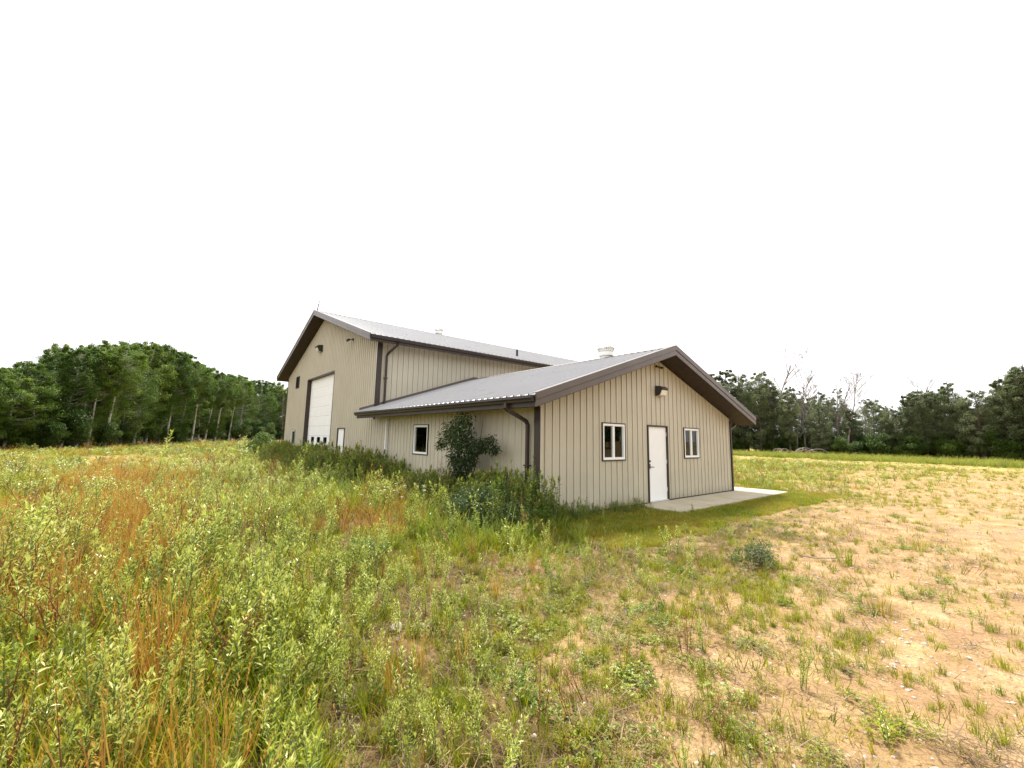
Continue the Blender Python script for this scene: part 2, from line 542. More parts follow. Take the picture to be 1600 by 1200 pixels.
def polar(x, y):
    dx, dy = x - CAM.x, y - CAM.y
    return np.arctan2(dx, dy) * 4.0, np.log(np.hypot(dx, dy) + .3) * 2.2
CP = np.stack(polar(CV[:, 0], CV[:, 1]), 1)
def cover(x, y):
    """cover values at points: array (n, 7) = G, H, O, P, S, B, D"""
    q = np.stack(polar(np.asarray(x, float), np.asarray(y, float)), 1)
    out = np.empty((len(q), 7))
    for a in range(0, len(q), 20000):
        d = ((q[a:a + 20000, None, :] - CP[None]) ** 2).sum(2)
        w = 1 / (d + .004) ** 2
        out[a:a + 20000] = (w @ CV[:, 2:]) / w.sum(1)[:, None]
    return out

L1 = 9.22            # annex length = south face of the shop
AW = 9.14            # annex width
SY1 = 24.42          # far face of the shop
SX1 = 24.4           # shop length
def built(x, y, m=0.):
    a = (x > -m) & (x < AW + m) & (y > -m) & (y < L1 + 1)
    b = (x > -m) & (x < SX1 + m) & (y > L1 - m) & (y < SY1 + m)
    c = (x > 3.42) & (x < 10.62) & (y > -1.26) & (y < .6)
    return a | b | c

# the ground: a fine sheet round the yard with soft humps, and a coarse one out to the horizon
def gheight(x, y):
    h = (vnoise(x, y, 3.1, 1) - .5) * .07 + (vnoise(x, y, .9, 2) - .5) * .035 + (vnoise(x, y, .33, 3) - .5) * .018
    rut = lambda d: -.035 * np.exp(-(d / .16) ** 2) + .02 * np.exp(-((np.abs(d) - .32) / .13) ** 2)
    yy = y + 6.1 + .9 * np.sin(x * .16 + .4) + .25 * np.sin(x * .5)
    h = h + (rut(yy - .8) + rut(yy + .85)) * np.clip((x - 0.5) / 3, 0, 1)
    h = h + (vnoise(x, y, .55, 8) ** 3) * .05
    near = np.clip(np.minimum(np.minimum(x + 1.5, 12 - x), np.minimum(y + 2.6, 26 - y)) / 1.5, 0, 1)
    return h * (1 - near) - .03
def make_ground():
    xs = np.unique(np.concatenate([np.linspace(-700, -60, 14), np.linspace(-60, -14, 40), np.arange(-14, 14, .13), np.linspace(14, 90, 140), np.linspace(90, 900, 16)]))
    ys = np.unique(np.concatenate([np.linspace(-700, -40, 14), np.linspace(-40, -10, 24), np.arange(-10, 16, .13), np.linspace(16, 60, 100), np.linspace(60, 900, 22)]))
    X, Y = np.meshgrid(xs, ys, indexing='ij')
    x, y = X.ravel(), Y.ravel()
    r = np.hypot(x - CAM.x, y - CAM.y)
    z = gheight(x, y)
    z = np.where(r > 90, -.05, z)
    nx, ny = len(xs), len(ys)
    idx = np.arange(nx * ny).reshape(nx, ny)
    q = np.stack([idx[:-1, :-1], idx[1:, :-1], idx[1:, 1:], idx[:-1, 1:]], -1).reshape(-1, 4)
    me = bpy.data.meshes.new('ground')
    me.vertices.add(len(x))
    me.vertices.foreach_set('co', np.stack([x, y, z], 1).ravel())
    me.loops.add(q.size)
    me.loops.foreach_set('vertex_index', q.ravel().astype(np.int32))
    me.polygons.add(len(q))
    me.polygons.foreach_set('loop_start', np.arange(0, q.size, 4, dtype=np.int32))
    me.update(calc_edges=True)
    me.polygons.foreach_set('use_smooth', [True] * len(q))
    c = cover(x, y)
    bare = c[:, 5] + (vnoise(x, y, .7, 11) - .5) * .45 + (vnoise(x, y, .28, 12) - .5) * .3
    # a pale sandy track beyond the yard and a lane of straw on the meadow
    for nm, val in (('bare', np.clip(bare, 0, 1)), ('straw', np.clip(c[:, 4] + (vnoise(x, y, 1.3, 14) - .5) * .5, 0, 1)), ('orange', np.clip(c[:, 2], 0, 1))):
        at = me.attributes.new(nm, 'FLOAT', 'POINT')
        at.data.foreach_set('value', val)
    m, nt, b = new_mat('sandy_yard_soil')
    def attr(n):
        a = nt.nodes.new('ShaderNodeAttribute')
        a.attribute_name = n
        return a.outputs['Fac']
    pos = coords(nt, 'World')
    sand = ramp(nt, noise(nt, 2.3, 8, .7, pos), [(.25, (.195, .120, .056)), (.5, (.325, .215, .106)), (.72, (.46, .335, .185))])
    grit = ramp(nt, noise(nt, 38, 4, .75, pos), [(.30, (.42, .38, .33)), (.48, (1, 1, 1)), (.72, (1.3, 1.3, 1.25))])
    sand = mixc(nt, 1., sand, grit, 'MULTIPLY')
    blot = ramp(nt, noise(nt, .55, 6, .7, pos), [(.45, (0, 0, 0)), (.66, (1, 1, 1))])
    sand = mixc(nt, math_node(nt, 'MULTIPLY', blot, .5), sand, (.30, .17, .10))
    litter = ramp(nt, noise(nt, 17, 6, .75, pos), [(.25, (.035, .026, .014)), (.5, (.09, .06, .028)), (.75, (.20, .14, .06))])
    strawc = ramp(nt, noise(nt, 9, 6, .75, pos), [(.3, (.26, .19, .06)), (.7, (.50, .41, .17))])
    litter = mixc(nt, math_node(nt, 'MULTIPLY', attr('straw'), .8), litter, strawc)
    litter = mixc(nt, math_node(nt, 'MULTIPLY', attr('orange'), .7), litter, (.22, .10, .035))
    edge = noise(nt, 6, 6, .75, pos)
    f = math_node(nt, 'ADD', attr('bare'), math_node(nt, 'MULTIPLY', math_node(nt, 'SUBTRACT', edge, .5), .9))
    f = ramp(nt, f, [(.28, (0, 0, 0)), (.52, (1, 1, 1))])
    col = mixc(nt, f, litter, sand)
    nt.links.new(col, b.inputs['Base Color'])
    b.inputs['Roughness'].default_value = .95
    b.inputs['Specular IOR Level'].default_value = .1
    bn = nt.nodes.new('ShaderNodeBump')
    bn.inputs['Strength'].default_value = .8
    bn.inputs['Distance'].default_value = .03
    nt.links.new(math_node(nt, 'ADD', noise(nt, 22, 6, .75, pos), math_node(nt, 'MULTIPLY', noise(nt, 4, 4, .6, pos), 1.5)), bn.inputs['Height'])
    nt.links.new(bn.outputs[0], b.inputs['Normal'])
    me.materials.append(m)
    o = bpy.data.objects.new('ground', me)
    COL.objects.link(o)
    return tag(o, 'sandy ground with dry litter under the grass and weeds', None, kind='structure')
make_ground()

# concrete apron: slabs with joints, each a piece of its own
ap = MB().box((3.46, -1.22, -.25), (10.58, -.02, -.02)).build('concrete_apron', 'concrete')
tag(ap, 'pale weathered concrete apron along the annex door wall', kind='structure')
x = 3.44
for w in (1.78, 1.80, 1.79, 1.80):
    MB().box((x, -1.24, -.12), (x + w - .012, -.045, .035 + random.Random(int(x * 10)).uniform(-.004, .004))).build('concrete_slab', 'concrete', ap, bevel=.012)
    x += w
MB().box((9.2, -.03, -.12), (10.55, .55, .03)).build('concrete_slab', 'concrete', ap, bevel=.012)
# ------------------------------------------------------------------ the steel building
BLD = tag(empty('steel_building', (0, 0, 0)), 'tan ribbed steel shop with a low gabled annex, bronze roofs and white doors', 'building')
PITCH = .2286
def profile(s0, s1):
    """rib profile of one cladding sheet between s0 and s1: (distance along wall, depth)"""
    pts = []
    k = math.floor(s0 / PITCH) - 1
    while k * PITCH < s1 + PITCH:
        c = k * PITCH + .16
        for ds, d in ((-.030, 0), (-.028, -.014), (-.018, -.014), (-.015, .018), (.006, .018), (.016, 0), (.086, 0), (.092, .004), (.104, .004), (.110, 0), (.136, 0), (.142, .004), (.154, .004), (.160, 0)):
            pts.append((c + ds, d))
        k += 1
    pts.sort()
    xs, ds = zip(*pts)
    at = lambda s: float(np.interp(s, xs, ds))
    return [(s0, at(s0))] + [q for q in pts if s0 < q[0] < s1] + [(s1, at(s1))], at

def clad(name, label, o, u, n, length, ztop, holes, z0=.03, ridge=None, deep=1.):
    """a wall: flat backing sheet with openings, and one child per steel sheet"""
    o, u, n = Vector(o), Vector(u), Vector(n)
    def strip(mb, pts, at, base):
        cuts = sorted(set([a for a, _ in pts] + [e for h in holes for e in h[:2] if pts[0][0] < e < pts[-1][0]] + ([ridge] if ridge and pts[0][0] < ridge < pts[-1][0] else [])))
        for a, b in zip(cuts, cuts[1:]):
            m = (a + b) / 2
            zs = [(z0, None)]
            lo = z0
            segs = []
            for h in sorted([h for h in holes if h[0] <= m <= h[1]], key=lambda h: h[2]):
                if h[2] > lo + .001:
                    segs.append((lo, h[2]))
                lo = h[3]
            segs.append((lo, None))
            for za, zb in segs:
                A, B = o + u * a + n * (base + at(a)), o + u * b + n * (base + at(b))
                ta, tb = (ztop(a), ztop(b)) if zb is None else (zb, zb)
                if min(ta, tb) <= za:
                    continue
                mb.add([A + Vector((0, 0, za)), B + Vector((0, 0, za)), B + Vector((0, 0, tb)), A + Vector((0, 0, ta))], [(0, 1, 2, 3)])
    mb = MB()
    strip(mb, [(0, 0), (length, 0)], lambda s: 0., -.04)
    w = mb.build(name, 'dark', BLD)
    w['label'] = label
    s = 0.
    while s < length - .01:
        e = min(s + 4 * PITCH, length)
        pts, at0 = profile(s, e)
        at = lambda q, f=at0: f(q) * deep
        mb = MB()
        strip(mb, pts, at, 0.)
        mb.build('wall_panel', 'tan', w)
        s = e
    return w

gz = lambda s: 4.30 - .28 - abs(s - AW / 2) / 3
wall_end = clad('gable_wall', 'tan gable wall with the white door and two windows', (0, 0, 0), (1, 0, 0), (0, -1, 0), AW, gz, [(2.07, 3.0, 1.18, 2.11), (5.96, 6.89, 1.18, 2.10), (4.02, 5.04, 0, 2.12)], ridge=AW / 2)
wall_side = clad('side_wall', 'tan annex side wall under the low eave', (0, L1 - .01, 0), (0, -1, 0), (-1, 0, 0), L1 - .012, lambda s: 2.52, [(L1 - 5.83, L1 - 4.87, 1.13, 2.05)])
clad('side_wall', 'annex wall on the yard side', (AW, .012, 0), (0, 1, 0), (1, 0, 0), L1 - .03, lambda s: 2.52, [])
sz = lambda s: 8.20 - .30 - abs(s - 7.6) / 3
shop_gable = clad('gable_wall', 'tall shop gable wall with the white overhead door', (0, SY1, 0), (0, -1, 0), (-1, 0, 0), SY1 - L1, sz,
                  [(SY1 - 19.42, SY1 - 14.5, 0, 4.76), (SY1 - 13.45, SY1 - 12.48, 0, 2.0), (SY1 - 22.2, SY1 - 21.42, 4.5, 5.2), (SY1 - 22.5, SY1 - 21.5, 1.0, 1.92)], ridge=7.6, deep=1.7)
shop_side = clad('side_wall', 'long upper shop wall above the annex roof', (.012, L1, 0), (1, 0, 0), (0, -1, 0), SX1 - .012, lambda s: 5.5, [], z0=2.0)
clad('gable_wall', 'far shop gable wall', (SX1, L1, 0), (0, 1, 0), (1, 0, 0), SY1 - L1, sz, [], ridge=7.6)
clad('side_wall', 'back shop wall', (SX1, SY1, 0), (-1, 0, 0), (0, 1, 0), SX1, lambda s: 5.5, [])
# lower shop wall east of the annex
clad('side_wall', 'lower shop wall beside the annex', (AW + .05, L1 + .001, 0), (1, 0, 0), (0, -1, 0), SX1 - AW - .06, lambda s: 2.0, [])

def trim(lo, hi, name='corner_trim', mat='brown', parent=BLD, bevel=.004):
    return MB().box(lo, hi).build(name, mat, parent, bevel=bevel)
trim((-.045, -.05, .02), (.045, -.032, 2.40), mat='tan', parent=BLD)      # annex near corner
trim((-.054, -.052, .02), (-.030, .13, 2.36), parent=BLD)
trim((AW - .03, -.052, .02), (AW + .05, -.028, 2.42), parent=BLD)
trim((AW + .028, -.05, .02), (AW + .05, .1, 2.42), parent=BLD)
trim((-.050, L1 - .03, 2.3), (-.032, L1 + .05, 5.30), mat='tan', parent=BLD)        # shop corner
trim((-.052, L1 - .056, 2.3), (.16, L1 - .034, 5.30), parent=BLD)
trim((-.05, SY1 - .08, .02), (-.028, SY1 + .03, 5.2), parent=BLD)
for lo, hi in (((-.03, -.034, 0), (4.02, -.012, .05)), ((5.04, -.034, .02), (AW + .03, -.012, .06)), ((-.034, 0, 0), (-.012, L1, .05)), ((-.034, L1, 0), (-.012, 14.5, .05)), ((-.034, 19.42, 0), (-.012, SY1, .05))):
    trim(lo, hi, 'base_trim', 'brown', BLD, 0)

# ---- roofs
def roof(name, label, o, u, up_h, run, zr, width, rib_off=0.):
    """one gable roof. o: ridge start at z=0, u: along the ridge, up_h: horizontal unit from ridge to the visible eave"""
    o, u, h = Vector(o), Vector(u), Vector(up_h)
    Z = Vector((0, 0, 1))
    k = 1 / 3
    ze = zr - run * k
    t0, t1 = .035, .26
    prof = [(-run, ze - t0), (0, zr - t0), (run, ze - t0), (run, ze - t1), (0, zr - t1), (-run, ze - t1)]
    deck = MB().prism(prof, o + u * .015, h, Z, u * (width - .03)).build(name, 'soffit', BLD)
    deck['label'] = label
    sl = math.hypot(1, k)
    for sgn in (1, -1):
        hh = h * sgn
        dn = (hh - Z * k) / sl                       # down the slope
        nn = (hh * k + Z) / sl                       # roof normal
        pw = 4 * PITCH
        cnt = int(math.ceil(width / pw - .02))
        me = None
        for i in range(cnt):
            wdt = min(pw, width - i * pw)
            if me is None or wdt < pw - .001:
                pts = []
                s = 0
                while s < wdt - .001:
                    for ds, d in ((0, 0), (.072, 0), (.080, .004), (.092, .004), (.098, 0), (.166, 0), (.180, .032), (.198, .032), (.2122, 0)):
                        if s + ds < wdt:
                            pts.append((s + ds, d))
                    s += PITCH
                pts.append((wdt, 0.))
                A = [o + Z * (zr - .004) + u * a + nn * d - dn * 0 for a, d in pts]
                B = [q + dn * (run * sl + .05) for q in A]
                n = len(A)
                fs = [(j, j + 1, n + j + 1, n + j) for j in range(n - 1)]
                if sgn > 0:
                    fs = [f[::-1] for f in fs]
                # the open sheet edge at the eave: a thin return so that the ribs read as bumps
                C = [q - nn * .02 for q in B]
                vs = A + B + C
                fs += [(n + j, n + j + 1, 2 * n + j + 1, 2 * n + j) for j in range(n - 1)]
                ob = MB().add([q - o for q in vs], fs).build('roof_panel', 'roof', deck)
                ob.location = o + u * (i * pw)
                if wdt >= pw - .001:
                    me = ob.data
            else:
                ob = bpy.data.objects.new('roof_panel', me)
                COL.objects.link(ob)
                ob.parent = deck
                ob.location = o + u * (i * pw)
        # eave fascia
        MB().prism([(run + .0, ze - .03), (run + .022, ze - .035), (run + .022, ze - .25), (run, ze - .25)], o + u * .01, hh, Z, u * (width - .02)).build('fascia', 'brown', deck)
    # ridge cap
    MB().prism([(-.20, zr - .20 / 3 + .030), (0, zr + .034), (.20, zr - .20 / 3 + .030), (.20, zr - .20 / 3 + .018), (0, zr + .02), (-.20, zr - .20 / 3 + .018)], o - u * .03, h, Z, u * (width + .06)).build('ridge_cap', 'rake', deck)
    return deck, ze

def rakes(deck, o, h, run, zr, out):
    """two-step rake trim on one gable end; o: ridge point at z=0 on the roof edge, out: outward unit"""
    o, h, out = Vector(o), Vector(h), Vector(out)
    Z = Vector((0, 0, 1))
    k = 1 / 3
    for sgn in (1, -1):
        hh = h * sgn
        e = run + .03
        for za, zb, d, mat in ((.035, -.105, .032, 'rake'), (-.113, -.245, .016, 'rake')):
            n = 3
            cuts = [0, e * .52, e] if za > 0 else [0, e]
            for a, b in zip(cuts, cuts[1:]):
                prof = [(a + (.003 if a else 0), zr - a * k + za), (b, zr - b * k + za), (b, zr - b * k + zb), (a + (.003 if a else 0), zr - a * k + zb)]
                MB().prism(prof, o - out * .01, hh, Z, out * (d + .01)).build('rake_trim', mat, deck)
        MB().prism([(0, zr - .104), (e, zr - e * k - .104), (e, zr - e * k - .114), (0, zr - .114)], o - out * .01, hh, Z, out * .012).build('rake_shadow_gap', 'brown', deck)
        # top flange of the rake on the roof sheets
        MB().prism([(0, zr + .030), (e, zr - e * k + .030), (e, zr - e * k + .036), (0, zr + .036)], o - out * .09, hh, Z, out * .115).build('rake_flange', 'rake', deck)

annex_roof, AE = roof('annex_roof', 'low annex roof of ribbed bronze steel', (AW / 2, -.6, 0), (0, 1, 0), (-1, 0, 0), AW / 2 + .66, 4.30, L1 + .57)
rakes(annex_roof, (AW / 2, -.6, 0), (-1, 0, 0), AW / 2 + .66, 4.30, (0, -1, 0))
RY = (L1 + SY1) / 2
SRUN = (SY1 - L1) / 2 + .66
shop_roof, SE = roof('shop_roof', 'high shop roof of ribbed bronze steel', (-.6, RY, 0), (1, 0, 0), (0, -1, 0), SRUN, 8.20, SX1 + 1.2)
rakes(shop_roof, (-.6, RY, 0), (0, -1, 0), SRUN, 8.20, (-1, 0, 0))
rakes(shop_roof, (SX1 + .6, RY, 0), (0, -1, 0), SRUN, 8.20, (1, 0, 0))
# flashing where the annex roof meets the shop wall
for sgn in (-1, 1):
    MB().prism([(.02, 4.335), (AW / 2 + .6, 4.335 - (AW / 2 + .6) / 3), (AW / 2 + .6, 4.42 - (AW / 2 + .6) / 3), (.02, 4.42)], (AW / 2, L1 - .05, 0), (sgn, 0, 0), (0, 0, 1), (0, .02, 0)).build('wall_flashing', 'rake', annex_roof)

# ---- gutters
def gutter(o, along, outw, z, L):
    """box gutter: back, floor, ogee front with a rolled lip"""
    prof = [(0, 0), (.004, 0), (.004, -.115), (.075, -.115), (.085, -.075), (.112, -.045), (.112, -.012), (.100, -.012), (.100, -.004), (.120, -.004), (.120, -.050), (.092, -.082), (.082, -.122), (0, -.122)]
    g = MB().prism(prof, Vector(o) + Vector((0, 0, z)), outw, (0, 0, 1), Vector(along) * L).build('gutter', 'gutter', BLD)
    cap = MB()
    for t in (-.004, L):
        cap.prism([(0, 0), (.118, 0), (.122, -.05), (.094, -.084), (.084, -.124), (0, -.124)], Vector(o) + Vector((0, 0, z)) + Vector(along) * t, outw, (0, 0, 1), Vector(along) * .004)
    cap.build('end_cap', 'gutter', g)
    return g
gx = -.66 - .024
gutter((gx, -.57, 0), (0, 1, 0), (-1, 0, 0), AE - .035, L1 + .5)
gutter((AW + .684, -.57, 0), (0, 1, 0), (1, 0, 0), AE - .035, L1 + .5)
gutter((-.57, L1 - .684, 0), (1, 0, 0), (0, -1, 0), SE - .035, SX1 + 1.1)

def spout(path, mat, r=.042):
    o = MB().tube(path, r, 4).build('downspout', mat, BLD)
    return o
sp = spout([(gx - .06, .24, AE - .14), (gx - .06, .24, AE - .24), (gx - .02, .25, AE - .28), (-.13, .30, 2.06), (-.085, .30, 1.98), (-.085, .30, .12)], 'brown', .048)
MB().box((-.14, .24, 1.1), (-.03, .36, 1.13)).build('strap', 'brown', sp)
sp = spout([(-.085, 7.8, 2.30), (-.085, 7.8, 1.2), (-.085, 7.8, .15)], 'white', .048)
MB().box((-.14, 7.74, 1.2), (-.03, 7.86, 1.23)).build('strap', 'white', sp)
sp = spout([(.50, L1 - .75, SE - .14), (.50, L1 - .75, SE - .24), (.36, L1 - .13, SE - .55), (.33, L1 - .09, SE - .66), (.33, L1 - .09, 2.92), (.31, L1 - .18, 2.84)], 'brown', .05)
MB().box((.26, L1 - .15, 3.9), (.40, L1 - .03, 3.93)).build('strap', 'brown', sp)
spout([(AW + .75, .1, AE - .14), (AW + .75, .1, AE - .24), (AW + .13, .12, 2.05), (AW + .09, .12, 1.97), (AW + .09, .12, .1)], 'brown', .048)

# ---- windows and doors
def frame_ring(mb, o, u, n, s0, s1, z0, z1, w, d0, d1):
    o, u, n = Vector(o), Vector(u), Vector(n)
    Z = Vector((0, 0, 1))
    for a, b, c, d in ((s0, s1, z1 - w, z1), (s0, s1, z0, z0 + w), (s0, s0 + w, z0 + w, z1 - w), (s1 - w, s1, z0 + w, z1 - w)):
        mb.prism([(a, c), (b, c), (b, d), (a, d)], o + n * d0, u, Z, n * (d1 - d0))
    return mb

def window(o, u, n, s0, s1, z0, z1, slider=True, label=None):
    """white vinyl window with brown surround trim; o,u,n: wall axes"""
    o, u, n = Vector(o), Vector(u), Vector(n)
    Z = Vector((0, 0, 1))
    w = frame_ring(MB(), o, u, n, s0 - .006, s1 + .006, z0 - .006, z1 + .006, .028, -.03, .030).build('window', 'brown', BLD)
    if label:
        w['label'] = label
    frame_ring(MB(), o, u, n, s0 + .022, s1 - .022, z0 + .022, z1 - .022, .05, -.05, .026).build('frame', 'white', w, bevel=.004)
    a, b, c, d = s0 + .072, s1 - .072, z0 + .072, z1 - .072
    m = (a + b) / 2
    if slider:
        MB().prism([(m - .032, c), (m + .032, c), (m + .032, d), (m - .032, d)], o - n * .045, u, Z, n * .06).build('mullion', 'white', w, bevel=.004)
        spans = ((a, m - .033), (m + .033, b))
    else:
        spans = ((a, b),)
    for p, q in spans:
        frame_ring(MB(), o, u, n, p - .001, q + .001, c - .001, d + .001, .012, -.04, -.018).build('sash', 'galv', w)
        MB().prism([(p, c), (q, c), (q, d), (p, d)], o - n * .03, u, Z, n * .006).build('pane', 'glass', w)
    if slider:
        # grey-green sheet behind the second sash: insect screen, with the pane's reflection painted in
        p, q = spans[1]
        MB().prism([(p - .05, c - .05), (q + .05, c - .05), (q + .05, d + .05), (p - .05, d + .05)], o - n * .10, u, Z, n * .004).build('reflection_screen', 'screen', w)
    return w
E_ = ((0, 0, 0), (1, 0, 0), (0, -1, 0))
window(*E_, 2.07, 3.0, 1.18, 2.11, label='slider window on the bush side of the white door')
window(*E_, 5.96, 6.89, 1.18, 2.10, label='slider window above the concrete apron')
S_ = ((0, L1, 0), (0, -1, 0), (-1, 0, 0))
window(*S_, L1 - 5.83, L1 - 4.87, 1.13, 2.05, slider=False, label='single window in the annex side wall')
G_ = ((0, SY1, 0), (0, -1, 0), (-1, 0, 0))
window(*G_, SY1 - 22.5, SY1 - 21.5, 1.0, 1.92, slider=False, label='small low window in the shop gable')
# dark louvre high on the shop gable
lv = frame_ring(MB(), *G_, SY1 - 22.22, SY1 - 21.4, 4.48, 5.22, .05, -.03, .036).build('louvre', 'black', BLD)
MB().prism([(SY1 - 22.2, 4.5), (SY1 - 21.42, 4.5), (SY1 - 21.42, 5.2), (SY1 - 22.2, 5.2)], Vector((.05, SY1, 0)), (0, -1, 0), (0, 0, 1), (.01, 0, 0)).build('back_plate', 'black', lv)
for i in range(6):
    MB().prism([(-.0, 4.55 + i * .105), (.05, 4.60 + i * .105), (.056, 4.59 + i * .105), (.006, 4.54 + i * .105)], (-.02, 21.45, 0), (1, 0, 0), (0, 0, 1), (0, .72, 0)).build('slat', 'black', lv)

def man_door(o, u, n, s0, s1, zt, label, hinge_right=True):
    o, u, n = Vector(o), Vector(u), Vector(n)
    Z = Vector((0, 0, 1))
    fr = MB()
    for a, b, c, d in ((s0 - .0, s0 + .04, .04, zt + .0), (s1 - .04, s1 + .0, .04, zt + .0), (s0 + .04, s1 - .04, zt - .04, zt + .0)):
        fr.prism([(a, c), (b, c), (b, d), (a, d)], o - n * .10, u, Z, n * .134)
    f = fr.build('door_frame', 'brown', BLD)
    f['label'] = label
    a, b = s0 + .043, s1 - .043
    lf = MB().prism([(a, .065), (b, .065), (b, zt - .043), (a, zt - .043)], o - n * .06, u, Z, n * .045).build('door_leaf', 'white', f, bevel=.003)
    MB().prism([(s0 + .041, .036), (s1 - .041, .036), (s1 - .041, .062), (s0 + .041, .062)], o - n * .10, u, Z, n * .14).build('threshold', 'galv', f)
    hs_ = a + .07 if hinge_right else b - .07
    sg = 1 if hinge_right else -1
    h = MB()
    h.prism([(hs_ - .03, .93), (hs_ + .03, .93), (hs_ + .03, 1.06), (hs_ - .03, 1.06)], o - n * .015, u, Z, n * .012)
    h.tube([o + u * hs_ - n * .003 + Z * .98, o + u * hs_ + n * .05 + Z * .98, o + u * (hs_ + sg * .11) + n * .055 + Z * .975], .011, 8)
    h.build('handle', 'black', f)
    MB().tube([o + u * hs_ - n * .015 + Z * 1.13, o + u * hs_ + n * .012 + Z * 1.13], .03, 14).build('deadbolt', 'black', f)
    he = b + .004 if hinge_right else a - .004
    for z in (.28, 1.05, 1.82):
        MB().tube([o + u * he - n * .008 + Z * z, o + u * he - n * .008 + Z * (z + .11)], .010, 8).build('hinge', 'galv', f)
    return f
man_door(*E_, 4.02, 5.04, 2.12, 'white steel door opening on the concrete apron')
man_door(*G_, SY1 - 13.45, SY1 - 12.48, 2.0, 'white service door beside the overhead door')

# overhead door, set back in its opening
oy0, oy1, oz = 14.5, 19.42, 4.76
od = MB()
od.box((-.032, oy0 - .03, .02), (.24, oy0 + .02, oz + .03)).box((-.032, oy1 - .02, .02), (.24, oy1 + .03, oz + .03)).box((-.032, oy0 + .02, oz - .02), (.24, oy1 - .02, oz + .03))
od = od.build('overhead_door', 'brown', BLD)
od['label'] = 'tall white sectional overhead door in a brown lined opening'
nsec = 9
hsec = (oz - .08) / nsec
for i in range(nsec):
    z0 = .05 + i * hsec
    if i != 2:
        mb = MB().box((.19, oy0 + .022, z0 + .004), (.235, oy1 - .022, z0 + hsec - .004))
        for k in range(2):
            mb.box((.184, oy0 + .022, z0 + .15 + k * .2), (.1899, oy1 - .022, z0 + .17 + k * .2))
        mb.build('door_section', 'white', od)
    else:
        # the section with the three small lites: rails, stiles and panes
        lw, lh = .54, .30
        ys_ = [16.0 - lw / 2, 17.15 - lw / 2, 18.3 - lw / 2]
        mb = MB()
        y = oy0 + .022
        for k in range(4):
            e = ys_[k] if k < 3 else oy1 - .022
            mb.box((.19, y, z0 + .004), (.235, e, z0 + hsec - .004))
            y = e
            if k < 3:
                mb.box((.19, y, z0 + .004), (.235, y + lw, z0 + .16))
                mb.box((.19, y, z0 + .16 + lh), (.235, y + lw, z0 + hsec - .004))
                y += lw
        sec = mb.build('door_section', 'white', od)
        for y in ys_:
            frame_ring(MB(), (.19, y + lw, 0), (0, -1, 0), (-1, 0, 0), 0., lw, z0 + .16, z0 + .16 + lh, .03, -.01, .012).build('lite_frame', 'black', od)
            MB().box((.21, y, z0 + .16), (.216, y + lw, z0 + .16 + lh)).build('pane', 'glass', od)
MB().box((.185, oy0 + .022, .0), (.24, oy1 - .022, .055)).build('bottom_seal', 'black', od)

# ---- wall lamps, cameras, roof fittings
def wall_pack(o, u, n, s, z, sc=1.):
    """bronze wall pack: sloped housing with a frosted refractor below and in front"""
    o, u, n = Vector(o), Vector(u), Vector(n)
    Z = Vector((0, 0, 1))
    b = o + u * (s - .16 * sc) + Z * z + n * .024
    h = MB().prism([(0, -.02 * sc), (.05 * sc, -.02 * sc), (.07 * sc, .12 * sc), (.22 * sc, .14 * sc), (.24 * sc, .19 * sc), (.16 * sc, .25 * sc), (0, .27 * sc)], b, n, Z, u * (.32 * sc)).build('wall_lamp', 'bronze', BLD, bevel=.008)
    for t in (-.004, .30):
        MB().prism([(.0, -.03 * sc), (.13 * sc, -.02 * sc), (.21 * sc, .14 * sc), (0, .14 * sc)], b + u * (t * sc), n, Z, u * (.024 * sc)).build('cheek', 'bronze', h)
    MB().prism([(.052 * sc, -.035 * sc), (.17 * sc, -.01 * sc), (.215 * sc, .13 * sc), (.076 * sc, .118 * sc)], b + u * (.015 * sc), n, Z, u * (.29 * sc)).build('refractor', 'lens', h, bevel=.006)
    return h
wall_pack(*E_, 4.60, 2.98, .95)['label'] = 'bronze wall lamp above the white annex door'
wall_pack(*G_, SY1 - 17.1, 6.1, 1.25)['label'] = 'bronze wall lamp above the overhead door'
def camera_head(o, u, n, s, z, tilt, k=.7):
    o, u, n = Vector(o), Vector(u), Vector(n)
    Z = Vector((0, 0, 1))
    b = o + u * s + Z * z + n * .03
    q = Vector((.04, .04, .04)) * k
    c = MB().box(tuple(b - q), tuple(b + q)).tube([b, b + n * .10 * k - Z * .03 * k], .016 * k, 8).build('flood_lamp', 'black', BLD, bevel=.005)
    for sg in (-1, 1):
        p = b + n * .10 * k - Z * .03 * k + u * sg * .02 * k
        MB().tube([p, p + u * sg * .03 * k + n * .02 * k, p + u * sg * .06 * k + n * .06 * k - Z * tilt, p + u * sg * .09 * k + n * .12 * k - Z * tilt * 2.2], [.014 * k, .022 * k, .042 * k, .05 * k], 10).build('lamp_head', 'black', c)
    return c
camera_head(*E_, 4.52, 3.80, .02)['label'] = 'small black twin flood lamp under the annex gable peak'
camera_head(*G_, SY1 - 12.15, 5.92, .02, 1.1)['label'] = 'small black twin flood lamp near the shop eave'

